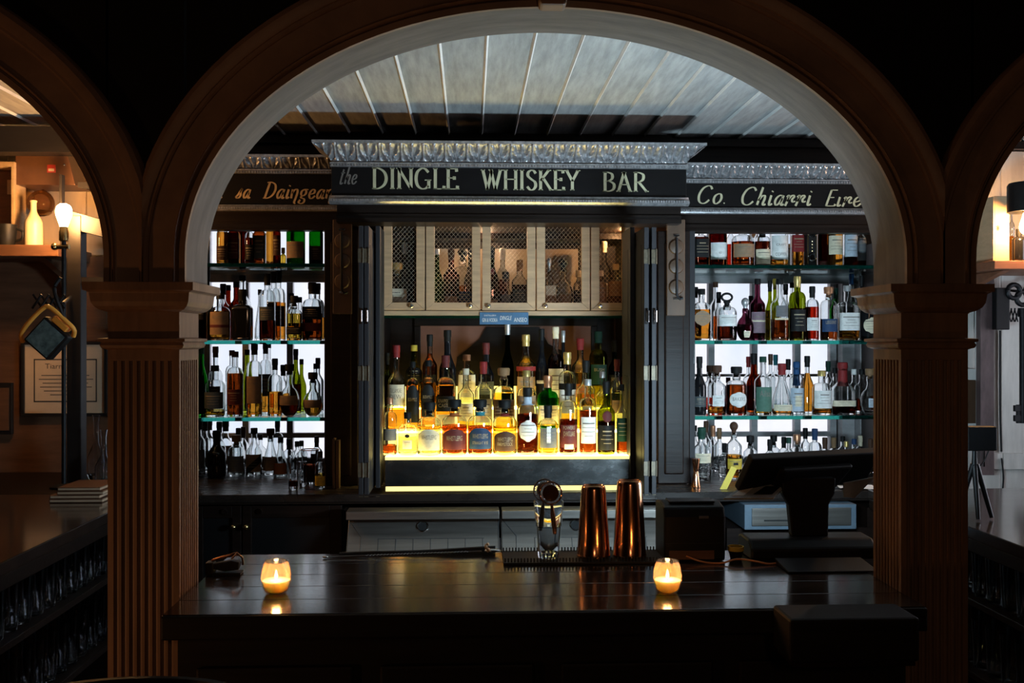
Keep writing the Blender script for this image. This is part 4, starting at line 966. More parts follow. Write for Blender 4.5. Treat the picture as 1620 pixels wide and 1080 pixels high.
#  shoulder start, neck start, neck ratio, shape, squareness, depth factor
BT = {'std': (.56, .72, .36, 's', 0, 1), 'tall': (.64, .76, .38, 'r', 0, 1), 'squat': (.58, .72, .36, 'r', 0, 1), 'square': (.60, .71, .38, 'r', 1, 1), 'flask': (.60, .74, .36, 'r', 1, .55),
      'wine': (.46, .72, .38, 's', 0, 1), 'maker': (.42, .68, .36, 's', .7, .8), 'cone': (.22, .74, .34, 'l', 0, 1), 'pear': None, 'orb': None, 'box': (.93, .99, .96, 'l', 1, 1)}
BW = {'std': 'bottle', 'tall': 'slim bottle', 'squat': 'stout bottle', 'square': 'square bottle', 'flask': 'flat flask bottle', 'wine': 'sloping bottle', 'maker': 'broad bottle', 'cone': 'conical bottle', 'pear': 'pear-shaped bottle', 'orb': 'round decanter', 'box': 'bottle carton'}
def body_prof(ty, R, H, top):
    """(r, z, squareness) rings up to the mouth at z = top"""
    if ty == 'pear':
        base = [(.90, .0), (.98, .05), (1.0, .14), (.97, .24), (.86, .36), (.68, .48), (.50, .58), (.40, .66), (.36, .72), (.35, .80)]
        p = [(r * R, z * H, 0) for r, z in cr(base, 3)]
        nr = .35
    elif ty == 'orb':
        p = []
        for i in range(13):
            a = -PI * .38 + (PI * .80) * i / 12
            p.append((R * math.cos(a), H * (.28 + .30 * math.sin(a)), 0))
        p = [(r, z - p[0][1], 0) for r, z, _ in p]
        nr = .32
        p = [q for q in p if q[0] > R * nr]
    else:
        sb, ns, nr, sh, sq, fl = BT[ty]
        p = [(R * .93, 0, sq), (R * .985, .006, sq), (R, .016, sq), (R, sb * H * .5, sq), (R, sb * H, sq)]
        for i in range(1, 8):
            t = i / 7
            if sh == 'r': k = math.sqrt(max(0, 1 - t ** 2.1)); z = sb + (ns - sb) * t * (.86 + .14 * t)
            elif sh == 's': k = .5 * (1 + math.cos(PI * t)); z = sb + (ns - sb) * t
            else: k = 1 - t; z = sb + (ns - sb) * t
            p.append((R * (nr + (1 - nr) * k), z * H, sq * max(0, k)))
    r = nr * R; z0 = p[-1][1]
    p.append((r, z0 + (top - z0) * .3, 0)); p.append((r * .97, top - .022, 0)); p.append((r * 1.10, top - .018, 0)); p.append((r * 1.10, top - .006, 0)); p.append((r * .97, top, 0))
    return p, nr
def section(prof, fl, off=0.0):
    def cs(t, k):
        sq = prof[k][2]; c, s_ = math.cos(t), math.sin(t)
        n = 2 + 4.5 * sq
        d = (abs(c) ** n + abs(s_) ** n) ** (1 / n)
        f = 1 + (fl - 1) * min(1, sq * 2) if fl < 1 else 1
        return c / d, s_ / d * f
    return cs
BOT = []
CAPW = {'c': 'cap', 'l': 'foil', 't': 'stopper', 'b': 'ball stopper', 'w': 'wax seal', 'o': 'ring stopper', 'n': 'mouth'}
def bottle(px, wpx, ytop, Y, z0, ty, gl, liq, lev, cap, cst, labels, place, grp, text=None, nb=24, x=None, H=None, extra=None, ang=0.0):
    R = wpx * Y / F / 2
    if x is None: x = X(px, Y)
    if H is None: H = Z(ytop, Y, px) - z0
    z0 += .0006
    fl = BT[ty][5] if BT[ty] else 1
    chh = {'c': .020, 'l': .048, 't': .034, 'b': .045, 'w': .09, 'o': .05, 'n': 0}[cst]
    over = {'c': .014, 'l': .043, 't': 0.0, 'b': .0, 'w': .075, 'o': 0, 'n': 0}[cst]
    top = H - chh + over
    if cst in 'tbo': top = H - chh
    if ty == 'box':
        t = thing('bottle_carton', '', 'carton', (x, Y, z0), grp)
        MB().box(x - R, x + R, Y - R, Y + R, z0, z0 + H).build('carton', pcm(labels[0][0]), t, bevel=.001)
        if extra: extra(t, x, Y, z0, R, H)
        BOT.append((t, dict(px=px, ty=ty, gl=gl, liq=liq, cap=cap, cst=cst, lab=labels[0][0], place=place, Y=Y, grp=grp, H=H, R=R)))
        return t
    prof, nr = body_prof(ty, R, H, top)
    t = thing('bottle', '', 'bottle', (x, Y, z0), grp)
    c = (x, Y, z0)
    g = MB()
    if gl == 'd' or False:
        g.lathe(c, [(r, z) for r, z, q in prof], nb, section(prof, fl))
    else:
        inner = [(max(r - .0024, .001), max(z, .009), q) for r, z, q in prof if z > .012 or True]
        inner = [(r, z, q) for r, z, q in inner if z >= .009]
        inner = [(inner[0][0] * .9, .0085, inner[0][2])] + [i for i in inner if i[1] > .0095]
        full = prof + inner[::-1]
        full = [(0.0004, .004, prof[0][2])] + full + [(0.0004, .0075, inner[0][2])]
        g.lathe(c, [(r, z) for r, z, q in full], nb, section(full, fl), cap0=False, cap1=False)
    body = g.build('glass', GLASS[gl], t, smooth=True, sharp=50)
    if liq and gl != 'd':
        lz = lev * H
        lp = [(max(r - .0024 + .0005, .001), z, q) for r, z, q in prof if .0095 < z < lz]
        if lp:
            lp = [(lp[0][0] * .9, .008, lp[0][2])] + lp
            # radius at fill level
            for (r0, za, q0), (r1, zb, q1) in zip(prof[:-1], prof[1:]):
                if za <= lz < zb:
                    tt = (lz - za) / (zb - za); lp.append((max(r0 + (r1 - r0) * tt - .0019, .001), lz, q0 + (q1 - q0) * tt)); break
            MB().lathe(c, [(r, z) for r, z, q in lp], nb, section(lp, fl)).build('spirit', LIQ[liq], t, smooth=True, sharp=50)
    rn = nr * R * 1.0
    if cap:
        m = MB(); rc = max(rn * 1.14, .008)
        if cst == 'c': pr = [(rc, H - chh - .004), (rc, H - .002), (rc * .93, H)]
        elif cst == 'l': pr = [(rn * 1.02 + .0008, H - chh), (rn * 1.0 + .0008, H - .03), (rn * 1.12 + .001, H - .026), (rn * 1.10 + .001, H - .002), (rn, H)]
        elif cst == 't': pr = [(rn * .80, top - .01), (rn * .80, top + .004), (rn * 1.45, top + .006), (rn * 1.55, H - .006), (rn * 1.4, H)]
        elif cst == 'b': pr = [(rn * .75, top - .01), (rn * .75, top + .004)] + [(max(.0005, rn * 1.5 * math.cos(a)), H - .019 + .019 * math.sin(a)) for a in [-.9, -.5, 0, .4, .8, 1.2, 1.5]]
        elif cst == 'o': pr = [(rn * .75, top - .01), (rn * .75, top + .008), (rn * 1.0, top + .010), (rn * 1.0, top + .016)]
        else: pr = [(rn * 1.5, H - chh - .012), (rn * 1.18, H - chh + .01), (rn * 1.08, H - .028), (rn * 1.25, H - .022), (rn * 1.2, H - .003), (rn, H)]
        m.lathe(c, pr, 16)
        if cst == 'o':
            m.tube([(x + .022 * math.cos(2*PI*i/18), Y, z0 + H - .017 + .016 * math.sin(2*PI*i/18)) for i in range(18)], .005, 8, True)
        m.build({'c': 'cap', 'l': 'foil_capsule', 't': 'stopper', 'b': 'stopper', 'w': 'wax_seal', 'o': 'stopper'}[cst], pcm(cap), t, smooth=True, sharp=40)
    face = -PI / 2 - .0 + ang
    labname = ''
    for li, L_ in enumerate(labels or []):
        col, h0, h1 = L_[:3]; arc = L_[3] if len(L_) > 3 else 1.15
        off = .0007 + .0004 * li; rows = []
        zs = [h0 * H + (h1 - h0) * H * i / 6 for i in range(7)]
        for zz in zs:
            rr, q_ = R, 0
            for (r0, za, q0), (r1, zb, q1) in zip(prof[:-1], prof[1:]):
                if za <= zz <= zb + 1e-9:
                    tt = (zz - za) / max(zb - za, 1e-9); rr = r0 + (r1 - r0) * tt; q_ = q0 + (q1 - q0) * tt; break
            row = []
            cf = section([(rr, zz, q_)], fl)
            for k in range(17):
                a = face + arc * (k - 8) / 8
                if isinstance(L_[-1], str) and L_[-1] == 'oval':
                    u = (zz - zs[0]) / (zs[-1] - zs[0]) * 2 - 1
                    a = face + arc * math.sqrt(max(0.02, 1 - u * u)) * (k - 8) / 8
                if isinstance(L_[-1], str) and L_[-1] == 'arch':
                    pass
                fx, fy = cf(a, 0)
                zk = zz
                if isinstance(L_[-1], str) and L_[-1] == 'diag': zk = zz + (k - 8) / 8 * .035
                if isinstance(L_[-1], str) and L_[-1] == 'arch':
                    zk = zs[0] + (zz - zs[0]) * (1 - .28 * (abs(k - 8) / 8) ** 2.2)
                row.append((x + (rr + off) * fx, Y + (rr + off) * fy, z0 + zk))
            rows.append(row)
        lo = MB().grid(rows).build('label' if li == 0 else 'band', pcm(col), t, smooth=True, sharp=80)
        if li == 0: labname = col
        if li == 0:
            lines = text if text else None
            pm = MB(); ink = 'ink'
            dark = sum(PC[col]) < .45
            ink = 'label_gold' if dark else 'label_ink'
            lh = (h1 - h0) * H; half = min(arc, 1.0)
            cf = section([(R, 0, (BT[ty][4] if BT[ty] else 0))], fl)
            def wrap(u, v):
                rr, q_ = R, 0
                for (r0, za, q0), (r1, zb, q1) in zip(prof[:-1], prof[1:]):
                    if za <= v <= zb + 1e-9:
                        tt = (v - za) / max(zb - za, 1e-9); rr = r0 + (r1 - r0) * tt; q_ = q0 + (q1 - q0) * tt; break
                cf = section([(rr, v, q_)], fl)
                a = face + u / R; fx, fy = cf(a, 0)
                return (x + (rr + off + .0005) * fx, Y + (rr + off + .0005) * fy, z0 + v)
            if lines:
                for s_, fy_, hh in lines:
                    vs, fs, w = font_geo(s_)
                    hgt = hh * lh; ww = min(w * hgt, R * half * 1.3); k = ww / w
                    zc = h0 * H + fy_ * lh
                    pm.add([wrap(k * vx - ww / 2, zc + hgt * (vy - .5)) for vx, vy in vs], fs)
            else:
                rnd = random.Random(int(px * 7 + ytop))
                for q in range(4):
                    wq = R * half * (.35 + .5 * rnd.random()); zc = h0 * H + lh * (.76 - .16 * q); th = lh * (.010 if q else .026)
                    pm.grid([[wrap(wq * (i - 4) / 4, zc + th) for i in range(9)], [wrap(wq * (i - 4) / 4, zc - th) for i in range(9)]])
            pm.build('print', ink, lo)
    BOT.append((t, dict(px=px, ty=ty, gl=gl, liq=liq, cap=cap, cst=cst, lab=labname, place=place, Y=Y, grp=grp, H=H, R=R)))
    return t
M['label_ink'] = pmat('label grey print', (.16, .14, .12), .6, var=.2, scale=(40, 40, 40))
M['label_gold'] = pmat('label gold print', (.30, .24, .15), .45, var=.15, scale=(40, 40, 40))

def row(entries, z0, yf, yb, place, grp):
    placed = []; deep = yb - yf > .1
    offs = [0] + [s * .01 * k for k in range(1, 9) for s in (1, -1)] if deep else [0, .004, -.004, .008, -.008]
    for e in entries:
        px, w, yt, back, ty, gl, liq, lev, cap, cst, labels = e[:11]
        kw = e[11] if len(e) > 11 else {}
        Y0 = yf + (yb - yf) * back; found = None
        px0 = px
        for shr, dpx in [(1, 0), (.97, 0), (.94, 0), (.91, 0), (.88, 0), (.88, 3), (.88, -3), (.85, 5), (.85, -5), (.82, 7), (.82, -7), (.78, 0)]:
            for o_ in offs:
                Y = Y0 + o_; px = px0 + dpx
                if deep and not (yf - .012 <= Y <= yb + .06): continue
                R = w * shr * Y / F / 2; xx = X(px, Y)
                if all(math.hypot(xx - a, Y - b_) > R + r_ + .0006 for a, b_, r_ in placed): found = (Y, shr, R, xx, px); break
            if found: break
        if found: Y, shr, R, xx, px = found
        else: Y, shr = Y0, .82; R = w * shr * Y / F / 2; xx = X(px, Y)
        w *= shr; placed.append((xx, Y, R * (1.25 if ty in ('square', 'box') else 1)))
        bottle(px, w, yt, Y, z0, ty, gl, liq, lev, cap, cst, labels, place, grp, **kw)
Lb = lambda c, a=.18, b=.52, *r: [(c, a, b) + r]

# --- window bay above the highball glasses (fully hidden tops stand behind the header)
row([
 (352, 18, 345, 0, 'tall', 'c', 'orange', .70, 'brown', 'c', Lb('brown', .10, .40)),
 (370, 18, 342, .2, 'square', 'b', 'dark', .66, 'black', 'c', Lb('maroon', .14, .55)),
 (383, 15, 338, .9, 'tall', 'b', 'brown', .70, 'black', 'l', []),
 (395, 14, 350, 0, 'tall', 'c', 'dark', .62, 'brown', 'c', Lb('black', .12, .46)),
 (411, 19, 342, .1, 'square', 'c', 'brown', .70, 'black', 'c', Lb('slate', .14, .60)),
 (427, 12, 342, .5, 'tall', 'c', 'amber', .70, 'copper', 'c', []),
 (438, 12, 344, 0, 'tall', 'b', 'amber', .5, 'wood', 'l', Lb('brown', .2, .62)),
 (448, 9, 392, .4, 'std', 'c', 'gold', .75, 'gold', 'c', []),
 (468, 29, 340, 0, 'tall', 'g', 'amber', .30, 'black', 'c', Lb('tan', .13, .46)),
 (500, 22, 342, .3, 'tall', 'g', 'dark', .3, 'black', 'c', Lb('brown', .13, .40)),
], SH['top'], 4.215, 4.46, 'top shelf above highballs', 'bottles on the topmost shelf above the highball glasses')
row([
 (319, 16, 430, .2, 'std', 'b', 'red', .4, 'black', 'l', Lb('black', .3, .6)),
 (329, 16, 428, .9, 'std', 'd', None, 0, 'black', 'l', []),
 (348.5, 31, 464, 0, 'squat', 'c', 'amber', .62, 'black', 'c', [('tan', .12, .60), ('maroon', .27, .33)], dict(text=[('MICHTERS', .75, .14)])),
 (353, 22, 449, .85, 'std', 'c', 'amber', .3, 'black', 'l', []),
 (361, 20, 451, 1, 'std', 'b', 'dark', .5, 'black', 'c', []),
 (374, 24, 446, .62, 'std', 'b', 'red', .3, 'black', 'c', []),
 (384, 26, 436, 1.05, 'std', 'c', None, 0, 'black', 'c', []),
 (383.5, 30, 458, 0, 'square', 'd', None, 0, 'black', 'l', []),
 (411, 16, 458, .9, 'cone', 'c', None, 0, 'black', 'c', []),
 (423, 25, 433, 0, 'tall', 'c', 'dark', .30, 'black', 'l', Lb('slate', .30, .50)),
 (433, 22, 430, .7, 'tall', 'c', 'amber', .56, 'black', 'l', []),
 (441, 22, 430, .95, 'tall', 'c', 'orange', .55, 'black', 'l', Lb('brown', .2, .5)),
 (461, 15, 464, .65, 'squat', 'c', 'amber', .3, 'black', 't', []),
 (465.5, 22, 468, 0, 'square', 'c', 'gold', .60, 'black', 't', Lb('black', .13, .30)),
 (474, 18, 470, .8, 'square', 'c', 'amber', .4, 'black', 'c', []),
 (494, 32, 447, 0, 'squat', 'c', 'brown', .46, 'black', 'l', [('black', .36, .58), ('maroon', .16, .30)]),
 (503, 20, 448, .8, 'squat', 'c', 'amber', .40, 'black', 'l', []),
], SH['mid'], 4.17, 4.42, 'middle shelf above highballs', 'bottles on the middle shelf above the highball glasses')
row([
 (319, 18, 542, .1, 'wine', 'g', None, 0, 'green', 'l', []),
 (340, 31, 578, 0, 'squat', 'c', 'gold', .10, 'black', 'c', Lb('slate', .16, .48)),
 (341, 22, 548, .85, 'std', 'c', None, 0, 'brown', 'l', Lb('brown', .2, .4)),
 (372, 25, 556, 0, 'tall', 'c', 'brown', .66, 'brown', 'c', Lb('maroon', .18, .42)),
 (367, 20, 554, .85, 'tall', 'c', 'clear', .5, 'brown', 'c', []),
 (391, 18, 553, .8, 'wine', 'y', None, 0, 'black', 'c', []),
 (402.5, 24, 543, 0, 'tall', 'c', 'amber', .20, 'black', 'l', Lb('tan', .18, .55), dict(text=[('WEST', .88, .10), ('CORK', .74, .10)])),
 (420, 19, 542, .55, 'tall', 'c', 'amber', .3, 'black', 'l', Lb('slate', .25, .56)),
 (426, 14, 542, 1.05, 'tall', 'c', None, 0, 'black', 'c', []),
 (435, 22, 567, .1, 'squat', 'c', 'orange', .42, 'black', 'l', []),
 (448, 20, 577, .85, 'std', 'c', 'amber', .4, 'black', 'l', []),
 (458, 31, 576, 0, 'orb', 'c', 'dark', .32, 'black', 't', Lb('tan', .22, .40)),
 (468, 17, 552, .75, 'wine', 'y', 'dark', .45, 'black', 'l', []),
 (477, 15, 568, 1.05, 'wine', 'y', None, 0, 'black', 'c', []),
 (503, 18, 566, .95, 'std', 'c', None, 0, 'black', 'l', []),
 (499, 16, 575, .6, 'std', 'c', None, 0, 'black', 'c', []),
 (495, 31, 589, 0, 'orb', 'c', 'amber', .28, 'black', 't', Lb('tan', .20, .38)),
], SH['low'], 4.17, 4.42, 'lowest shelf above highballs', 'bottles on the lowest shelf above the highball glasses')
row([
 (316, 18, 662, .25, 'std', 'c', 'clear', .3, 'black', 'l', Lb('grey', .12, .45)),
 (325, 17, 664, .6, 'std', 'c', None, 0, 'black', 'l', Lb('grey', .12, .42)),
 (332, 18, 663, .9, 'std', 'c', None, 0, 'brown', 'l', []),
 (343, 29, 681, 0, 'wine', 'd', None, 0, 'black', 'l', []),
 (347, 20, 667, .7, 'wine', 'c', 'clear', .3, 'black', 'l', []),
 (357, 23, 665, .9, 'wine', 'c', None, 0, 'black', 'l', Lb('tan', .12, .50)),
 (374, 27, 688, 0, 'squat', 'c', 'clear', .3, 'wood', 't', Lb('grey', .12, .50)),
 (377, 18, 677, .7, 'std', 'c', None, 0, 'black', 'l', []),
 (385, 18, 675, 1, 'std', 'c', None, 0, 'brown', 'l', []),
 (402, 25, 677, 0, 'wine', 'c', 'clear', .2, 'black', 'c', [('tan', .10, .46), ('black', .14, .30, 1.2, 'diag')]),
 (412, 18, 687, .9, 'std', 'c', None, 0, 'brown', 'c', Lb('tan', .1, .4)),
 (428, 24, 678, .15, 'pear', 'c', None, 0, 'brown', 't', Lb('tan', .10, .40)),
 (439, 18, 666, .9, 'tall', 'c', None, 0, 'black', 'l', []),
 (444, 25, 691, 0, 'pear', 'c', 'clear', .3, 'black', 'c', Lb('orange', .06, .34)),
 (457, 18, 694, .8, 'std', 'c', None, 0, 'black', 'l', []),
 (470, 18, 698, 1, 'std', 'c', None, 0, 'black', 'c', []),
 (477, 17, 697, .5, 'std', 'c', None, 0, 'green', 'c', Lb('grey', .1, .5)),
 (501, 17, 690, .8, 'std', 'c', None, 0, 'brown', 'l', Lb('brown', .2, .5)),
], ZK, 4.27, 4.46, 'back counter behind highballs', 'bottles on the back counter behind the highball glasses')

# --- window bay behind the till
row([
 (1109, 23, 352, 0, 'square', 'c', 'dark', .66, 'black', 'c', Lb('black', .20, .62)),
 (1136, 28, 344, 0, 'tall', 'b', 'red', .68, 'black', 'c', [('white', .14, .48)], dict(text=[('62', .40, .12)])),
 (1156, 16, 346, .9, 'std', 'c', 'red', .5, 'red', 'c', []),
 (1175, 36, 352, 0, 'squat', 'c', 'brown', .56, 'copper', 'c', Lb('tan', .20, .50)),
 (1206, 25, 358, 0, 'tall', 'c', 'dark', .62, 'black', 'l', Lb('cream', .06, .42)),
 (1199, 17, 346, .9, 'std', 'c', 'red', .5, 'red', 'c', []),
 (1232, 29, 344, 0, 'tall', 'c', 'amber', .2, 'white', 'c', Lb('white', .14, .62), dict(text=[('COPPER', .22, .14), ('CRAFT', .62, .10)])),
 (1249, 16, 346, .8, 'std', 'c', 'amber', .3, 'black', 'c', Lb('cream', .1, .5)),
 (1261, 19, 344, .1, 'square', 'c', 'orange', .64, 'black', 'c', Lb('red', .30, .64)),
 (1282, 17, 352, 0, 'box', None, None, 0, None, 'n', [('black', 0, 1)], dict(extra=lambda t, x, Y, z0, R, H: carton_rings(t, x, Y, z0, R, H))),
 (1301, 15, 342, .1, 'tall', 'b', 'dark', .7, 'black', 'l', Lb('maroon', .02, .12)),
 (1320.5, 24, 344, 0, 'tall', 'c', 'amber', .66, 'black', 'c', Lb('cream', .24, .62)),
 (1345, 22, 344, 0, 'tall', 'c', 'dark', .20, 'black', 'c', Lb('silverblue', .20, .64)),
 (1362, 16, 346, .3, 'std', 'c', 'dark', .2, 'black', 'l', Lb('grey', .15, .6)),
] , SH['top'], 4.215, 4.44, 'top shelf behind till', 'bottles on the topmost shelf behind the till')
def skull(t, x, Y, z0, R, H): pass
row([
 (1110, 28, 457, 0, 'flask', 'c', 'orange', .60, 'black', 'c', Lb('tan', .28, .58, .8, 'oval')),
 (1101, 16, 454, .7, 'std', 'c', 'brown', .4, 'black', 'l', []),
 (1132, 20, 446, .9, 'std', 'c', None, 0, 'brown', 'c', []),
 (1137, 18, 462, .6, 'std', 'c', 'brown', .5, 'black', 'l', []),
 (1150, 31, 464, 0, 'squat', 'c', 'dark', .30, 'black', 'o', Lb('white', .30, .54)),
 (1179, 27, 471, 0, 'orb', 'u', 'purple', .38, 'silver', 'b', [('cream', .07, .22, .42)]),
 (1198.5, 24, 441, .05, 'std', 'u', 'purple', .60, 'black', 'c', [('mauve', .12, .46), ('cream', .30, .33)]),
 (1188, 18, 468, .8, 'std', 'd', None, 0, 'black', 'c', []),
 (1218, 15, 444, .75, 'wine', 'y', 'gold', .5, 'black', 'l', []),
 (1226, 15, 441, 1.05, 'wine', 'y', 'gold', .5, 'yellow', 'l', []),
 (1233.5, 29, 441, 0, 'std', 'c', 'brown', .34, 'black', 'c', [('grey', .38, .56, .7), ('cream', .33, .36, .8)]),
 (1243, 18, 449, .75, 'std', 'c', None, 0, 'black', 'l', []),
 (1253, 18, 447, 1.0, 'std', 'c', None, 0, 'black', 'c', []),
 (1261.5, 26, 437, 0, 'tall', 'y', 'dark', .50, 'gold', 'l', Lb('black', .14, .48)),
 (1285, 21, 453, 0, 'tall', 'c', 'red', .62, 'black', 'l', Lb('white', .18, .42)),
 (1311, 27, 454, 0, 'tall', 'c', 'brown', .40, 'copper', 't', Lb('navy', .16, .40), dict(text=[('LEGENT', .74, .26)])),
 (1322, 18, 456, .7, 'std', 'g', None, 0, 'green', 'l', []),
 (1341, 31, 452, 0, 'square', 'c', 'amber', .42, 'silver', 'c', Lb('white', .18, .50)),
 (1347, 18, 433, .8, 'std', 'c', None, 0, 'blue', 'l', []),
 (1363, 16, 436, .8, 'std', 'd', None, 0, 'black', 'l', []),
 (1374, 30, 460, .15, 'squat', 'd', None, 0, 'black', 'c', [('cream', .14, .46, .9, 'oval')]),
], SH['mid'], 4.17, 4.42, 'middle shelf behind till', 'bottles on the middle shelf behind the till')
row([
 (1106.5, 22, 564, 0, 'wine', 'd', None, 0, 'black', 'l', Lb('slate', .14, .32)),
 (1134, 29, 578, 0, 'std', 'c', 'orange', .16, 'brown', 't', Lb('white', .18, .40, .7)),
 (1123, 20, 578, .8, 'std', 'c', 'red', .3, 'brown', 't', []),
 (1165, 33, 580, 0, 'squat', 'c', 'brown', .62, 'black', 't', Lb('white', .16, .48, .95, 'oval'), dict(text=[('BAKERS', .55, .24)])),
 (1152, 18, 597, .8, 'std', 'c', 'red', .4, 'maroon', 'c', []),
 (1192.5, 23, 559, .6, 'wine', 'b', 'dark', .45, 'black', 'l', []),
 (1184, 17, 564, 1.0, 'std', 'c', None, 0, 'red', 'l', []),
 (1207, 27, 564, 0, 'std', 'c', 'gold', .08, 'green', 'c', Lb('sage', .06, .48), dict(text=[('Ailsa', .74, .26)])),
 (1219, 17, 560, .8, 'std', 'c', None, 0, 'brown', 'l', []),
 (1227, 17, 561, 1.05, 'std', 'c', None, 0, 'teal', 'l', []),
 (1237, 32, 575, 0, 'pear', 'c', 'orange', .10, 'red', 'l', Lb('cream', .08, .20)),
 (1247, 18, 568, .85, 'std', 'c', None, 0, 'black', 'l', []),
 (1260, 23, 572, .1, 'tall', 'c', 'gold', .05, 'blue', 'w', [('silverblue', .06, .50), ('cream', .15, .36, .45)]),
 (1277, 20, 563, .3, 'wine', 'c', 'amber', .70, 'black', 'l', []),
 (1300, 31, 586, 0, 'squat', 'c', 'orange', .13, 'gold', 'c', Lb('white', .15, .55)),
 (1310, 18, 571, .85, 'std', 'c', None, 0, 'green', 'l', []),
 (1320, 18, 582, .85, 'std', 'c', None, 0, 'black', 'c', []),
 (1333, 37, 573, 0, 'maker', 'c', 'dark', .13, 'red', 'w', Lb('cream', .16, .27)),
 (1351, 20, 584, .5, 'std', 'c', 'dark', .3, 'white', 'c', []),
 (1363, 22, 584, .7, 'std', 'c', 'dark', .3, 'black', 'c', []),
 (1376, 30, 583, .1, 'orb', 'c', 'clear', .4, 'wood', 't', Lb('silverblue', .15, .35, .5)),
], SH['low'], 4.17, 4.42, 'lowest shelf behind till', 'bottles on the lowest shelf behind the till')
row([
 (1110, 31, 676, 0, 'std', 'c', 'clear', .1, 'green', 'l', [('cream', .34, .52, .9)]),
 (1099, 18, 673, .55, 'std', 'c', None, 0, 'black', 'c', []),
 (1117, 18, 666, .75, 'std', 'c', None, 0, 'brown', 'l', []),
 (1128, 18, 673, .9, 'std', 'c', None, 0, 'copper', 'l', []),
 (1138, 18, 677, .75, 'std', 'c', None, 0, 'wood', 'l', []),
 (1146, 19, 701, .25, 'std', 'c', 'clear', .3, 'black', 'l', [('white', .70, .73, 1.5)]),
 (1161, 25, 667, .2, 'std', 'c', 'orange', .42, 'brown', 'b', [('yellow', .18, .36, 1.1), ('black', .25, .30, .3)]),
 (1187, 22, 689, .4, 'std', 'c', None, 0, 'black', 't', []),
 (1218, 19, 695, .3, 'std', 'c', None, 0, 'black', 'l', [('white', .80, .83, 1.5)]),
 (1224, 20, 688, .8, 'std', 'c', None, 0, 'black', 't', []),
 (1240, 18, 691, .7, 'std', 'c', None, 0, 'black', 'l', []),
 (1248, 19, 692, .3, 'std', 'c', None, 0, 'green', 'c', []),
 (1261, 22, 687, .6, 'std', 'c', None, 0, 'copper', 't', []),
 (1274, 18, 677, .9, 'std', 'c', None, 0, 'black', 'l', []),
 (1289, 22, 678, .3, 'squat', 'c', None, 0, 'navy', 'l', []),
 (1305, 19, 692, .4, 'std', 'c', None, 0, 'brown', 'l', []),
 (1319, 19, 692, .7, 'std', 'c', None, 0, 'wood', 'l', []),
 (1333, 18, 690, .8, 'std', 'c', None, 0, 'black', 'c', []),
 (1339, 17, 698, .35, 'std', 'c', None, 0, 'gold', 'c', []),
 (1351, 18, 694, .5, 'std', 'c', None, 0, 'navy', 'c', []),
 (1361, 18, 689, .85, 'std', 'c', None, 0, 'cream', 'l', []),
 (1377, 18, 694, .5, 'std', 'c', 'brown', .3, 'brown', 'l', []),
], ZK, 4.06, 4.42, 'back counter behind till', 'bottles on the back counter behind the till')

# --- lit steps
s1, s2, s3 = ST
row([
 (617, 22, 629, .1, 'tall', 'c', 'brown', .17, 'copper', 'c', Lb('grey', .26, .46)),
 (642, 34, 652, .0, 'squat', 'c', 'pale', .45, 'black', 'c', [('cream', .16, .36, .5), ('black', .42, .50, .25, 'oval')]),
 (679, 39, 636, 0, 'squat', 'c', 'pale', .56, 'black', 't', [('cream', .11, .50, 1.05, 'arch')], dict(text=[('WHISTLEPIG', .62, .22)])),
 (719, 40, 632, 0, 'squat', 'c', 'brown', .54, 'black', 't', [('maroon', .11, .48, 1.05, 'arch'), ('orange', .70, .76, 1.3)], dict(text=[('WHISTLEPIG', .56, .24)])),
 (759.5, 39, 632, 0, 'squat', 'c', 'brown', .52, 'black', 't', [('navy', .12, .50, 1.05, 'arch'), ('teal', .71, .78, 1.3)], dict(text=[('WHISTLEPIG', .62, .22), ('STRAIGHT RYE', .3, .14)])),
 (798.5, 38, 633, 0, 'squat', 'c', 'gold', .52, 'black', 't', [('brown', .08, .44, 1.05, 'arch'), ('red', .71, .76, 1.3)], dict(text=[('WHISTLEPIG', .60, .22), ('FARMSTOCK', .36, .18)])),
 (834.5, 34, 613, 0, 'tall', 'c', 'dark', .60, 'black', 'l', [('white', .20, .52, .95, 'oval'), ('silverblue', .74, .86, 1.3)]),
 (867, 33, 641, .05, 'squat', 'c', 'gold', .60, 'black', 'l', [('grey', .15, .55, 1.0), ('white', .25, .58, .2)]),
 (899, 29, 606, 0, 'tall', 'c', 'dark', .49, 'black', 'l', [('maroon', .10, .42, 1.1), ('cream', .08, .15, .5)], dict(text=[("JOHN'S LANE", .62, .22), ('POWERS', .88, .16)])),
 (930, 27, 600, .05, 'tall', 'c', 'brown', .58, 'silver', 'c', Lb('white', .15, .50, 1.0)),
 (959, 28, 603, 0, 'std', 'y', 'dark', .45, 'black', 'l', [('black', .06, .40, 1.2), ('maroon', .44, .60, .55, 'oval')]),
 (981, 20, 608, .05, 'std', 'c', 'brown', .46, 'black', 'c', [('green', .18, .52, 1.2)]),
], s1[2], 3.79, 3.80, 'front lit step', 'bottles on the front lit step')
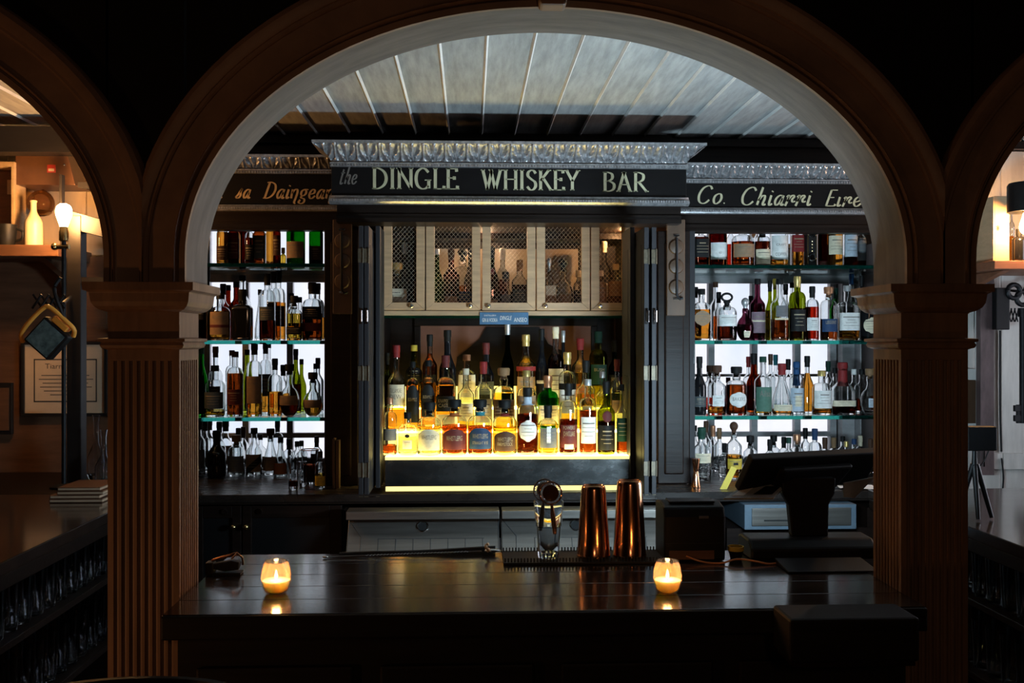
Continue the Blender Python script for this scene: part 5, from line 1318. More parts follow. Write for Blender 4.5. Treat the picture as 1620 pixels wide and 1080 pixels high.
row([
 (627, 28, 546, .0, 'std', 'c', 'amber', .26, 'red', 'l', Lb('cream', .30, .54, 1.1), dict(text=[('TULLAMORE', .72, .22), ('DEW', .42, .22)])),
 (650, 25, 572, .05, 'tall', 'c', 'amber', .66, 'black', 'c', [('black', .12, .66, 1.15, 'arch')], dict(text=[('BUSHMILLS', .62, .09)])),
 (677.5, 25, 570, .05, 'tall', 'c', 'amber', .68, 'black', 'c', [('black', .20, .66, .95, 'arch')], dict(text=[('BUSHMILLS', .62, .10)])),
 (705, 29, 562, 0, 'square', 'c', 'amber', .60, 'maroon', 'l', [('black', .26, .46, 1.1), ('cream', .06, .22, 1.1)], dict(text=[('KNAPPOGUE', .7, .24), ('CASTLE', .4, .24)])),
 (737, 26, 583, 0, 'std', 'c', 'gold', .40, 'cream', 'c', Lb('cream', .16, .44, 1.0)),
 (765, 28, 572, 0, 'std', 'c', 'pale', .44, 'red', 'l', Lb('cream', .12, .46, 1.1)),
 (797, 33, 582, 0, 'square', 'c', 'gold', .60, 'wood', 't', Lb('brown', .20, .50, 1.1)),
 (833, 32, 586, .3, 'squat', 'c', 'gold', .56, 'gold', 'c', Lb('tan', .18, .58, 1.1)),
 (867, 33, 594, .2, 'squat', 'g', 'pale', .30, 'copper', 'l', Lb('cream', .12, .46, 1.2)),
 (897.5, 30, 557, .1, 'tall', 'c', 'gold', .30, 'gold', 'l', [('white', .22, .52, 1.1), ('black', .52, .60, 1.3)]),
 (927, 29, 570, .1, 'std', 'c', 'gold', .52, 'black', 'l', Lb('cream', .15, .35, .7)),
 (953, 22, 588, .2, 'std', 'c', 'pale', .40, 'silver', 'c', []),
 (973, 24, 568, .1, 'std', 'c', 'pale', .52, 'maroon', 'l', [('tan', .24, .42, .9)]),
], s2[2], 3.905, 3.925, 'middle lit step', 'bottles on the middle lit step')
row([
 (613, 16, 558, .2, 'std', 'y', 'gold', .5, 'black', 'l', []),
 (655, 26, 546, 0, 'std', 'y', 'gold', .60, 'yellow', 'c', Lb('black', .42, .64, 1.1)),
 (680, 24, 529, 0, 'std', 'c', 'orange', .74, 'black', 'l', Lb('black', .2, .45, 1.0)),
 (708, 27, 522, 0, 'wine', 'd', None, 0, 'black', 'l', []),
 (738.5, 30, 561, 0, 'squat', 'c', 'pale', .45, 'copper', 'c', Lb('cream', .20, .62, 1.1)),
 (769, 26, 542, .2, 'wine', 'd', None, 0, 'maroon', 'l', Lb('slate', .2, .4)),
 (803, 20, 511, .3, 'wine', 'e', None, 0, 'silver', 'l', []),
 (832, 31, 529, 0, 'std', 'c', 'gold', .56, 'gold', 'l', [('tan', .14, .42, 1.1), ('red', .50, .56, 1.3)]),
 (857, 20, 520, .6, 'wine', 'd', None, 0, 'black', 'l', [('cream', .30, .34, 1.0)]),
 (876, 29, 517, 0, 'std', 'c', 'dark', .66, 'cream', 'l', Lb('white', .12, .48, 1.1)),
 (891, 15, 523, .9, 'wine', 'd', None, 0, 'silver', 'l', []),
 (918, 28, 535, 0, 'std', 'c', 'gold', .5, 'red', 'l', Lb('orange', .15, .34, 1.0)),
 (946.5, 29, 524, 0, 'tall', 'y', 'gold', .56, 'green', 'l', [('green', .30, .56, 1.0)], dict(text=[('BUSH', .75, .16)])),
 (969, 23, 538, .1, 'std', 'e', None, 0, 'black', 'l', Lb('black', .24, .48, 1.1), dict(text=[('JAMESON', .75, .22)])),
 (987, 15, 536, .4, 'std', 'e', None, 0, 'red', 'l', [('red', .22, .44, 1.1)]),
], s3[2], 4.03, 4.06, 'rear lit step', 'bottles on the rear lit step')
# --- cupboard
CBZ = ZQ0 + .0255
row([
 (628, 33, 416, 0, 'square', 'c', 'gold', .50, 'gold', 't', [('cream', .1, .44, .9)]),
 (640, 20, 384, .9, 'std', 'c', None, 0, 'silver', 'l', []),
 (655, 18, 410, .8, 'std', 'd', None, 0, 'black', 'l', []),
 (691, 20, 394, .2, 'wine', 'g', None, 0, 'silver', 'c', []),
 (714, 26, 394, .2, 'std', 'b', 'brown', .5, 'brown', 'l', [('tan', .06, .22, .8)]),
 (732, 30, 393, .1, 'square', 'c', 'amber', .40, 'black', 'b', [('navy', .1, .30, 1.2)]),
 (745, 22, 392, .6, 'wine', 'd', None, 0, 'black', 'l', []),
 (778, 22, 391, .5, 'wine', 'e', None, 0, 'black', 'l', []),
 (778, 18, 425, 0, 'square', 'c', 'red', .85, 'maroon', 'c', [('tan', .05, .25, .9)]),
 (795, 22, 393, .5, 'std', 'c', 'brown', .5, 'silver', 'l', []),
 (800, 24, 430, 0, 'orb', 'c', 'dark', .4, 'black', 't', [('grey', .2, .40, .6)]),
 (822, 25, 411, .1, 'std', 'c', 'dark', .5, 'tan', 'l', [('slate', .12, .40, 1.0)]),
 (869, 13, 408, .6, 'std', 'c', None, 0, 'silver', 'b', []),
 (871, 16, 452, 0, 'box', None, None, 0, None, 'n', [('tan', 0, 1)]),
 (891, 32, 409, .1, 'orb', 'c', 'amber', .2, 'black', 'b', [('tan', .1, .3, .8)]),
 (915, 16, 428, .1, 'squat', 'c', 'dark', .4, 'cream', 't', [('black', .1, .5, 1.2)]),
 (951, 19, 428, 0, 'squat', 'c', 'pale', .4, 'cream', 'c', [('tan', .05, .70, 1.2), ('black', .10, .15, 1.2)]),
 (956, 22, 382, .6, 'std', 'c', 'pale', .4, 'cream', 'l', [('cream', .2, .4, 1.0)]),
 (974, 26, 418, .0, 'squat', 'c', 'pale', .62, 'cream', 'c', [('tan', .30, .62, 1.2), ('brown', .05, .28, 1.2)]),
 (940, 14, 420, .6, 'std', 'c', 'amber', .4, 'gold', 'l', []),
], CBZ, 4.14, 4.36, 'wire cupboard', 'bottles inside the wire cupboard')
# ------------------------------------------------------------------ bottle labels for the object list
def describe(d):
    lq = {'amber': 'amber', 'brown': 'brown', 'gold': 'golden', 'pale': 'pale gold', 'red': 'red', 'dark': 'dark', 'purple': 'purple', 'orange': 'orange amber', 'clear': 'clear'}
    if d['ty'] == 'box': body = {'black': 'black carton with two silver rings', 'tan': 'plain tan bottle carton'}[d['lab']]; return body
    if d['gl'] == 'd': c = 'black'
    elif d['gl'] in 'ge': c = 'green'
    elif d['gl'] == 'y': c = 'olive'
    elif d['liq']: c = lq[d['liq']]
    else: c = 'empty clear'
    s = '%s %s, %s %s' % (c, BW[d['ty']], d['cap'], CAPW[d['cst']])
    if d['lab']: s += ', %s label' % d['lab'].replace('silverblue', 'silver-blue')
    return s
ORD = ['first', 'second', 'third', 'fourth', 'fifth', 'sixth', 'seventh', 'eighth', 'ninth', 'tenth', 'eleventh', 'twelfth', 'thirteenth', 'fourteenth', 'fifteenth', 'sixteenth', 'seventeenth', 'eighteenth', 'nineteenth', 'twentieth', 'twenty-first', 'twenty-second', 'twenty-third', 'twenty-fourth']
byrow = {}
for t, d in BOT: byrow.setdefault(d['place'], []).append((t, d))
for pl, lst in byrow.items():
    lst.sort(key=lambda q: q[1]['px'])
    seen = {}
    for i, (t, d) in enumerate(lst):
        d['base'] = describe(d); seen.setdefault(d['base'], []).append(i)
    for i, (t, d) in enumerate(lst):
        lab = d['base']
        if len(seen[lab]) > 1:
            if 'above highballs' in pl or 'behind highballs' in pl: frm = 'from pillar'
            elif 'till' in pl: frm = 'from plaque'
            elif 'step' in pl: frm = 'from dark shutters'
            else: frm = 'from highball side'
            lab = '%s, %s, %s %s' % (lab, pl, ORD[i], frm)
        else: lab = '%s, %s %s' % (lab, 'in' if 'cupboard' in pl else 'on', pl)
        t['label'] = lab
        t['category'] = 'carton' if d['ty'] == 'box' else 'bottle'
        if 'group' in t: t['group'] = d['grp']

# ------------------------------------------------------------------ things on the bar counter
def votive(label, px, pybase, Y, wpx, hpx):
    x = X(px, Y); z = ZB + .0008; r = wpx * Y / F / 2; h = hpx * Y / F
    t = thing('votive_candle', label, 'candle', (x, Y, z), 'lit votives')
    del t['group']
    o = [(.0005, 0), (r*.60, .0), (r*.80, h*.10), (r*.97, h*.32), (r, h*.50), (r*.95, h*.72), (r*.80, h*.95), (r*.76, h)]
    MB().lathe((x, Y, z), cr(o, 3), 28, cap0=False, cap1=False).build('glass_cup', 'votive', t, smooth=True)
    MB().tube([(x + r*.76*math.cos(2*PI*i/28), Y + r*.76*math.sin(2*PI*i/28), z + h) for i in range(28)], .0011, 6, True).build('rim', 'glassware', t, smooth=True)
    MB().lathe((x, Y, z), [(r*.56, .003), (r*.74, h*.10), (r*.90, h*.32), (r*.92, h*.40), (r*.2, h*.385), (.0005, h*.38)], 24, cap1=False).build('wax', 'wax', t, smooth=True)
    MB().tube([(x, Y, z + h*.38), (x + .0005, Y, z + h*.46)], .0008, 6).build('wick', 'ink', t)
    MB().lathe((x, Y, z + h*.43), [(.0005, 0), (.0030, .004), (.0036, .007), (.0022, .013), (.0004, .020)], 12, cap0=False, cap1=False).build('flame', 'flame', t, smooth=True)
    l = bpy.data.lights.new('candle_light', 'POINT'); l.energy = .42; l.color = (1, .52, .18); l.shadow_soft_size = .008
    lo = bpy.data.objects.new('candle_light', l); COL.objects.link(lo); lo.location = (0, 0, h * .62); lo.parent = t
    return t
votive('lit votive candle glowing in frosted glass, beside the black bottle opener', 437, 931, 2.225, 46, 50)
votive('lit votive candle glowing in frosted glass, in front of the receipt printer', 1056, 942, 2.195, 45, 50)
def tin(label, px, pyt, Y, w0, w1):
    x = X(px, Y); zb = ZB + .0075; h = Z(pyt, Y, px) - zb; r0 = w0 * Y / F / 2; r1 = w1 * Y / F / 2
    t = thing('cocktail_tin', label, 'shaker tin', (x, Y, zb))
    MB().lathe((x, Y, zb), [(r0, 0), (r0 + .0012, .002), (r0 + .0012, .005), (r0, .007), (r0 - .2*(r0-r1), h*.25), (r1 + .0015, h - .010), (r1, h - .004), (r1 - .002, h - .001)], 40, cap1=False, cap0=False).build('body', 'copper', t, smooth=True, sharp=30)
    MB().lathe((x, Y, zb), [(r1 - .002, h - .001), (r1 - .003, h), (r1 - .004, h - .002), (.0005, h - .003)], 40, cap0=False, cap1=False).build('base_disc', 'copper', t, smooth=True, sharp=30)
    return t
tin('shorter upturned copper cocktail tin, standing on the bar mat beside the mixing glass', 939, 767, 2.54, 52, 37)
tin('taller upturned copper cocktail tin, standing on the bar mat by the printer', 996, 759, 2.54, 52, 38)
# bar mats
t = thing('bar_mat', 'black rubber bar mat with bristles, under the copper tins', 'mat', (X(925, 2.56), 2.55, ZB))
ma, mb_ = X(795, 2.56), X(1052, 2.56)
MB().box(ma, mb_, 2.475, 2.622, ZB + .0006, ZB + .006).build('base', 'rubber', t, bevel=.001)
m = MB(); nn = 52
for i in range(nn):
    xx = ma + (mb_ - ma) * (i + .5) / nn
    for yy_ in (2.485, 2.612): m.box(xx - .0015, xx + .0015, yy_ - .002, yy_ + .002, ZB + .006, ZB + .016)
o = m.build('bristle', 'rubber', t); o['kind'] = 'stuff'
# mixing glass
Yg = 2.535; xg = X(868, Yg)
t = thing('mixing_glass', 'tall clear mixing glass holding two strainers, on the bar mat', 'glass', (xg, Yg, ZB + .0065))
r1 = 24 * Yg / F; hg = Z(793, Yg) - ZB - .0065
pr = [(.0005, 0), (r1*.66, 0), (r1*.70, .004), (r1*.80, hg*.55), (r1*.86, hg*.57), (r1, hg), (r1 - .002, hg), (r1*.86 - .0022, hg*.57), (r1*.80 - .0025, hg*.55), (r1*.70 - .003, .016), (.0005, .016)]
MB().lathe((xg, Yg, ZB + .0065), pr, 32, cap0=False, cap1=False).build('bowl', 'glassware', t, smooth=True, sharp=35)
def strainer(label, dx, dy, tilt, zt, mat):
    t = thing('bar_strainer', label, 'strainer', (xg + dx, Yg + dy, zt))
    c = Vector((xg + dx, Yg + dy, zt)); R_ = Matrix.Rotation(tilt, 3, 'Y')
    def p(u, v, w=0): return c + R_ @ Vector((u, w, v))
    rr = .028
    MB().tube([p(rr*math.cos(2*PI*i/24), rr*math.sin(2*PI*i/24)) for i in range(24)], .0022, 8, True).build('rim', mat, t, smooth=True)
    pts = []
    for i in range(140):
        a = 2*PI*i/140*1.0; q = 2*PI*i*22/140
        pts.append(p((rr - .005 + .003*math.cos(q))*math.cos(a), (rr - .005 + .003*math.cos(q))*math.sin(a), .006 + .003*math.sin(q)))
    MB().tube(pts, .0006, 4).build('spring', 'chrome', t, smooth=True)
    MB().lathe((0, 0, 0), [(.0005, 0), (.012, 0)], 16, cap0=False, cap1=False)
    d = MB(); d.add([p(.021*math.cos(2*PI*i/20), .021*math.sin(2*PI*i/20), -.002) for i in range(20)] + [p(.021*math.cos(2*PI*i/20), .021*math.sin(2*PI*i/20), .001) for i in range(20)], [tuple(range(20)), tuple(range(39, 19, -1))] + [(i, (i+1) % 20, 20 + (i+1) % 20, 20 + i) for i in range(20)])
    d.build('plate', mat, t)
    MB().tube([p(0, -rr), p(.0, -.055), p(.001, -.085), p(0, -.104)], [.003, .0062, .0066, .0045], 10).build('handle', mat, t, smooth=True)
strainer('copper bar strainer standing handle down in the mixing glass, tilted to the tins', .004, -.012, -.10, ZB + .172, 'copper')
strainer('dark bar strainer standing behind the copper one in the mixing glass', -.009, .012, .12, ZB + .176, 'steel_dark')
# bar spoon lying by the sink edge
t = thing('bar_spoon', 'long twisted steel bar spoon lying along the rear edge of the counter', 'spoon', (X(650, 2.58), 2.58, ZB))
A_, B_ = Vector((X(517, 2.575), 2.575, ZB + .004)), Vector((X(762, 2.60), 2.60, ZB + .010))
pts = []
for i in range(240):
    u = i / 239; q = A_.lerp(B_, u); a = u * 2 * PI * 46; k = .0010 if .25 < u < .92 else 0
    pts.append(q + Vector((0, k * math.cos(a), k * math.sin(a))))
MB().tube(pts, .0017, 6).build('twisted_shaft', 'chrome', t, smooth=True)
MB().sphere(B_ + Vector((.028, .003, .001)), .016, 14, 8, (1.35, .7, .32)).build('spoon_bowl', 'chrome', t, smooth=True)
MB().sphere(A_ - Vector((.004, 0, 0)), .0045, 10, 8, (1.6, 1, .7)).build('tip', 'chrome', t, smooth=True)
t = thing('citrus_peel', 'small pale twist of citrus peel at the end of the bar spoon', 'garnish', (X(774, 2.59), 2.585, ZB))
pts = [(X(771, 2.58) + .004*math.sin(i*.8), 2.585 + .004*math.cos(i*.8), ZB + .012 + .0022*i) for i in range(10)]
MB().tube(pts, .004, 6).build('peel', 'crate', t, smooth=True)
t = thing('folded_cloth', 'black folded bar cloth lying behind the bar spoon on the counter', 'cloth', (X(680, 2.6), 2.6, ZB))
rows = []
for i in range(25):
    u = i / 24; xx = X(535, 2.6) + (X(784, 2.6) - X(535, 2.6)) * u
    rows.append([(xx, 2.617, ZB + .001), (xx, 2.618, ZB + .003 + .012*u + .002*math.sin(9*u)), (xx, 2.626, ZB + .004 + .013*u + .0015*math.sin(7*u + 1)), (xx, 2.629, ZB + .001)])
MB().grid(rows).build('cloth', 'rubber', t, smooth=True, sharp=70)
# black bottle opener
Yo = 2.44; zo = ZB + .0008
t = thing('bottle_opener', 'black hinged bottle opener with a copper lever, lying near the pillar on the counter', 'bottle opener', (X(358, Yo), Yo, zo))
xa, xb = X(332, Yo), X(386, Yo)
MB().box(xa, xa + .020, Yo - .045, Yo - .015, zo, zo + .030).build('clamp_block', 'black_plastic', t, bevel=.003)
MB().prism([(xa + .018, zo + .014), (xa + .045, zo + .008), (xa + .078, zo + .012), (xa + .080, zo + .030), (xa + .060, zo + .034), (xa + .018, zo + .026)], Yo - .042, Yo - .020).build('jaw', 'black_plastic', t, bevel=.002)
MB().tube([(xa + .012, Yo - .030, zo + .032), (xa + .040, Yo - .028, zo + .040), (xa + .066, Yo - .026, zo + .046), (xa + .078, Yo - .024, zo + .044)], [.003, .004, .0045, .003], 8).build('lever', 'copper', t, smooth=True)
MB().tube([(xa + .062, Yo - .04 , zo + .038), (xa + .072, Yo - .03, zo + .050), (xa + .082, Yo - .018, zo + .036), (xa + .082, Yo - .012, zo + .018)], .0028, 8).build('hook', 'copper', t, smooth=True)
MB().box(xa + .020, xa + .084, Yo - .048, Yo - .012, zo, zo + .006).build('foot_plate', 'black_plastic', t, bevel=.001)

# ------------------------------------------------------------------ receipt printer, till, cables
Yp = 2.50
t = thing('receipt_printer', 'black receipt printer on the counter behind the votive, beside the till', 'printer', (X(1100, Yp), Yp + .07, ZB))
xa, xb = X(1051, Yp), X(1148, Yp); hz = Z(801, Yp) - ZB
MB().prismx([(Yp, ZB + .001), (Yp + .125, ZB + .001), (Yp + .125, ZB + hz - .004), (Yp + .06, ZB + hz + .004), (Yp + .012, ZB + hz - .006), (Yp, ZB + hz - .03)], xa, xb).build('housing', 'black_plastic', t, bevel=.006)
MB().box(xa + .004, xb - .004, Yp - .0015, Yp + .01, ZB + .045, ZB + .0465).build('seam', 'rubber', t)
MB().box(X(1106, Yp), X(1121, Yp), Yp - .002, Yp + .001, Z(822, Yp), Z(818, Yp)).build('badge', 'steel_dark', t)
MB().box(xa + .02, xb - .02, Yp + .03, Yp + .09, ZB + hz + .001, ZB + hz + .0055).build('lid', 'black_plastic', t, bevel=.002)
MB().box(xa + .012, xb - .03, Yp - .003, Yp + .001, ZB + .006, ZB + .028).build('port_plate', 'alcove_brown', t)
t = thing('power_cable', 'thin orange cable running from the printer to the till', 'cable', (X(1130, 2.49), 2.47, ZB))
pts = cr([(X(1085, 2.495), 2.490, ZB + .016), (X(1110, 2.47), 2.472, ZB + .006), (X(1140, 2.46), 2.462, ZB + .0035), (X(1165, 2.47), 2.468, ZB + .012), (X(1190, 2.46), 2.462, ZB + .009), (X(1215, 2.45), 2.452, ZB + .0035), (X(1232, 2.46), 2.462, ZB + .0035)], 6)
MB().tube(pts, .0022, 8).build('flex', 'orange_cable', t, smooth=True)
# till: screen faces the bartender
t = thing('till', 'black touchscreen till seen from behind, standing by the pillar', 'till', (X(1275, 2.55), 2.55, ZB))
c = Vector((X(1284, 2.58), 2.60, 1.291)); tilt = math.radians(-39)   # slab leans back towards us
Rm = Matrix.Rotation(tilt, 3, 'X')
# local: x width, y thickness (screen at +y), z height ; top leans to -Y
Rm = Matrix.Rotation(math.radians(19), 3, 'Z') @ Matrix.Rotation(math.radians(35), 3, 'X')
def q_(x, y, z): return c + Rm @ Vector((x, y, z))
hh = .056
hw = .205
def slab(x0, x1, y0, y1, z0, z1, tx=0.0):
    m = MB(); vs = [q_(x0 + tx, y0, z0), q_(x1 - tx, y0, z0), q_(x1, y1, z0), q_(x0, y1, z0), q_(x0, y0, z1), q_(x1, y0, z1), q_(x1, y1, z1), q_(x0, y1, z1)]
    return m.add(vs, [(0, 3, 2, 1), (4, 5, 6, 7), (0, 1, 5, 4), (1, 2, 6, 5), (2, 3, 7, 6), (3, 0, 4, 7)])
slab(-hw, hw, -.010, .014, -hh, hh).build('monitor', 'black_plastic', t, bevel=.004)
slab(-hw * .55, hw * .55, -.030, -.011, -hh * .9, hh * .55, .03).build('rear_housing', 'black_plastic', t, bevel=.006)
m = MB(); m.add([q_(-hw + .012, .0165, -hh + .012), q_(hw - .012, .0165, -hh + .012), q_(hw - .012, .0165, hh - .012), q_(-hw + .012, .0165, hh - .012)], [(0, 1, 2, 3)])
m.build('lit_screen', 'screen', t)
xs = X(1283, 2.55)
MB().prism([(xs - .075, 1.275), (xs + .068, 1.275), (xs + .066, 1.235), (xs + .050, 1.205), (xs + .048, ZB + .05), (xs - .048, ZB + .05), (xs - .056, 1.205), (xs - .073, 1.235)], 2.555, 2.585).build('stand', 'black_plastic', t, bevel=.004)
MB().prismx([(2.50, ZB + .001), (2.628, ZB + .001), (2.628, ZB + .045), (2.60, ZB + .052), (2.53, ZB + .050), (2.50, ZB + .030)], X(1180, 2.55), X(1376, 2.55)).build('base', 'black_plastic', t, bevel=.006)
# card swipe plate below the screen
def plate(q, th, nm, mat, par):
    m = MB(); vs = [Vector(v) for v in q]; n = (vs[1] - vs[0]).cross(vs[3] - vs[0]).normalized()
    if n.z < 0: n = -n
    return m.add([v - n * th for v in vs] + vs, [(0, 1, 2, 3), (7, 6, 5, 4), (0, 4, 5, 1), (1, 5, 6, 2), (2, 6, 7, 3), (3, 7, 4, 0)]).build(nm, mat, par, bevel=.001)
A4 = [Vector((X(1183, 2.6), 2.585, 1.262)), Vector((X(1246, 2.6), 2.585, 1.262)), Vector((X(1222, 2.54), 2.53, 1.228)), Vector((X(1143, 2.54), 2.53, 1.228))]
ar = plate(A4, .006, 'side_flap', 'grey_plastic', t)
def inq(u, v, up=.0012):
    a = A4[0].lerp(A4[1], u); b_ = A4[3].lerp(A4[2], u); return a.lerp(b_, v) + Vector((0, -.0006, up))
plate([inq(.06, .14), inq(.30, .14), inq(.34, .88), inq(.10, .88)], .001, 'white_strip', 'white_paper', ar)
plate([inq(.55, .30), inq(.92, .30), inq(.90, .80), inq(.50, .80)], .0008, 'dark_inset', 'black_plastic', ar)
MB().prism([(X(1335, 2.6), 1.255), (X(1384, 2.6), 1.27), (X(1352, 2.6), 1.215), (X(1335, 2.6), 1.218)], 2.60, 2.606).build('side_flap', 'grey_plastic', t)
o = thing('paper_note', 'yellow paper note tucked behind the till flap on the back counter side', 'paper', (X(1152, 3.80), 3.80, ZK))
MB().prism([(X(1139, 3.8), ZK + .001), (X(1150, 3.8), ZK + .001), (X(1166, 3.8), ZK + .080), (X(1157, 3.8), ZK + .090)], 3.80, 3.803).build('sheet', 'yellow_paper', o)
o = thing('dish', 'dark shallow dish with a yellow rim tucked between printer and till', 'dish', (X(1162, 2.52), 2.52, ZB))
xd = X(1164, 2.53)
MB().lathe((xd, 2.53, ZB + .001), [(.014, 0), (.020, .022), (.0185, .022), (.012, .004)], 24).build('bowl', 'black_plastic', o, smooth=True)
MB().lathe((xd, 2.53, ZB + .001), [(.0205, .020), (.0205, .031), (.0185, .031), (.0185, .020)], 24, ring=True).build('rim', 'yellow_paper', o, smooth=True)
t = thing('card_pad', 'flat black pad lying in front of the till on the counter', 'pad', (X(1310, 2.42), 2.41, ZB))
MB().prismx([(2.36, ZB + .001), (2.47, ZB + .001), (2.47, ZB + .014), (2.36, ZB + .005)], X(1235, 2.42), X(1374, 2.42)).build('pad', 'black_plastic', t, bevel=.002)
# cash drawers under the back counter
def drawer(label, p0, p1, slot):
    Y0 = 3.70; x0, x1 = X(p0, Y0), X(p1, Y0)
    t = thing('cash_drawer', label, 'cash drawer', ((x0 + x1) / 2, Y0, Z(842, Y0)))
    MB().box(x0, x1, Y0, 4.1, Z(841, Y0), Z(801, Y0) + .0).build('case', 'blue_grey', t, bevel=.003)
    MB().box(X(p0 + 11, Y0), X(p1 - 9, Y0), Y0 - .006, Y0 - .0005, Z(835, Y0), Z(806, Y0)).build('front', 'steel', t, bevel=.003)
    if slot: MB().box(X(p0 + 30, Y0), X(p0 + 72, Y0), Y0 - .008, Y0 - .0055, Z(827, Y0), Z(824.5, Y0)).build('slot', 'rubber', t)
    kx = X(p1 - 49, Y0)
    if not slot: MB().tube([(kx, Y0 - .010, Z(820, Y0)), (kx, Y0 - .005, Z(820, Y0))], .0065, 14).build('lock', 'rubber', t, smooth=True)
drawer('blue grey cash drawer with a slotted steel front, beside the receipt printer', 1178, 1266, True)
drawer('blue grey cash drawer with a round lock, beside the fluted pillar', 1268, 1355, False)
t = thing('drawer_shelf', 'dark shelf carcass under the back counter holding the cash drawers', 'cabinet', (X(1270, 3.8), 3.8, 0))
MB().box(X(1150, 3.76), X(1400, 3.76), 3.76, 4.5, .02, Z(842, 3.70) - .003).build('carcass', 'dark_wood', t)
MB().box(X(1372, 3.76), X(1400, 3.76), 3.76, 4.5, Z(842, 3.70) - .002, ZK - .068).build('side_block', 'dark_wood', t)
t = thing('paper_sheaf', 'white crumpled paper lying on the back counter between till and pillar', 'paper', (X(1357, 3.80), 3.8, ZK))
rows = []
for i in range(13):
    u = i / 12; rows.append([(X(1328, 3.8) + (X(1386, 3.8) - X(1328, 3.8)) * u, 3.752 + .09 * j / 5, ZK + .002 + .0035 * (1 + math.sin(5 * u + 2 * j))) for j in range(6)])
MB().grid(rows).build('sheet', 'white_paper', t, smooth=True)
t = thing('jigger', 'copper double ended jigger standing on the back counter beside the upright', 'jigger', (X(1101, 3.86), 3.86, ZK))
MB().lathe((X(1101, 3.86), 3.86, ZK + .001), [(.019, 0), (.019, .003), (.010, .058), (.009, .062), (.011, .066), (.016, .108), (.016, .112)], 20).build('body', 'copper', t, smooth=True, sharp=30)

# ------------------------------------------------------------------ tumblers by the back counter window
def highball(label, px, pyt, Y, wpx, liq=None):
    x = X(px, Y); r = wpx * Y / F / 2; h = Z(pyt, Y, px) - ZK
    t = thing('highball_glass', label, 'glass', (x, Y, ZK + .0006))
    glass_mesh(t, (x, Y, ZK + .0006), tumbler_prof(r, h, .0022, .014, .86), n=24)
    if liq: MB().lathe((x, Y, ZK + .015), [(r*.80, 0), (r*.86, .02)], 24).build('drink', LIQ[liq], t, smooth=True, sharp=40)
    return t
highball('clear highball glass with a dark dreg, foremost on the worn back counter', 464, 721, 3.86, 17, 'dark')
highball('empty clear highball glass standing beside the copper rimmed pitcher', 479, 730, 3.95, 12)
x = X(490, 4.02); t = thing('glass_pitcher', 'dark glass pitcher with a copper rim on the back counter by the highballs', 'pitcher', (x, 4.02, ZK))
h = Z(711, 4.02, 490) - ZK; r = 28 * 4.02 / F / 2
MB().lathe((x, 4.02, ZK + .0006), [(.0005, 0), (r*.6, 0), (r*.64, .004), (r*.8, h*.5), (r, h), (r - .002, h), (r*.8 - .002, h*.5), (r*.62 - .002, .008), (.0005, .008)], 28, cap0=False, cap1=False).build('bowl', 'glassware', t, smooth=True)
MB().tube([(x + r*math.cos(2*PI*i/28), 4.02 + r*math.sin(2*PI*i/28), ZK + h) for i in range(28)], .0022, 6, True).build('rim', 'copper', t, smooth=True)
MB().lathe((x, 4.02, ZK + .0095), [(r*.55, 0), (r*.72, h*.5)], 24).build('drink', LIQ['dark'], t, smooth=True)
bottle(507, 17, 714, 3.90, ZK, 'squat', 'c', 'gold', .4, 'black', 'c', [('yellow', .08, .34)], '', '')
small_bottle = BOT.pop()[0]
# ------------------------------------------------------------------ lamp-side alcove
YL = 4.30
struct(MB().box(XL + .002, X(172, YL + .05), YL + .052, YL + .07, 0.002, ZC - .04).build('wall_alcove', 'alcove_board'))
struct(MB().box(XL + .002, X(200, 4.0), 4.0, 4.09, Z(246, 4.0), Z(206, 4.0)).build('trim_5', 'black_wood'))
# lower dark boarding
struct(MB().box(XL + .003, X(172, YL), YL + .03, YL + .05, .002, Z(407, YL)).build('trim_6', 'alcove_brown'))
def shelf_thing(label, x0, x1, y0, y1, zt, th, nm='wall_shelf', mat='alcove_brown'):
    t = thing(nm, label, 'shelf', ((x0 + x1) / 2, y1, zt))
    MB().box(x0, x1, y0, y1, zt - th, zt).build('board', mat, t, bevel=.003)
    for xx in (x0 + .06, x1 - .10):
        MB().prismx([(y1, zt - th - .002), (y1, zt - th - .18), (y1 - .03, zt - th - .17), (y1 - .10, zt - th - .06), (y0 + .04, zt - th - .002)], xx, xx + .03).build('bracket', mat, t)
    return t
zs_ = Z(390, 4.0)
shelf_thing('thick brown wall shelf carrying the cream bottle beside the bare bulb', -2.45, X(92, 4.0), 4.0, YL + .048, zs_, .045)
x = X(53, 4.10); t = thing('stoneware_bottle', 'glowing cream stoneware bottle on the thick brown wall shelf', 'bottle', (x, 4.10, zs_))
h = Z(317, 4.10, 53) - zs_; r = 27 * 4.1 / F / 2
MB().lathe((x, 4.10, zs_ + .001), cr([(r*.92, 0), (r, .01), (r, h*.45), (r*.9, h*.56), (r*.45, h*.72), (r*.34, h*.80), (r*.33, h*.96)], 4), 24).build('body', 'cream', t, smooth=True)
MB().lathe((x, 4.10, zs_ + .001), [(r*.30, h*.955), (r*.40, h*.96), (r*.40, h*.985), (r*.28, h)], 20).build('lip', 'cream', t, smooth=True)
x = X(68, 4.27); t = thing('reflected_globe', 'dim glass globe wall lamp behind the cream bottle', 'lamp', (x, YL + .05, Z(320, 4.27)))  # made-up globe standing in for a mirror reflection
MB().sphere((x, 4.25, Z(326, 4.25)), .055, 20, 12, (1, .85, 1)).build('globe', 'amber_globe', t, smooth=True)
MB().tube([(x, 4.25, Z(326, 4.25) + .05), (x, 4.27, Z(326, 4.25) + .057), (x, 4.34, Z(326, 4.25) + .048)], .006, 10).build('stem', 'brass', t, smooth=True)
MB().lathe((x, 4.25, Z(344, 4.25)), [(.03, 0), (.045, .012), (.03, .02)], 16).build('cup', 'brass', t, smooth=True)
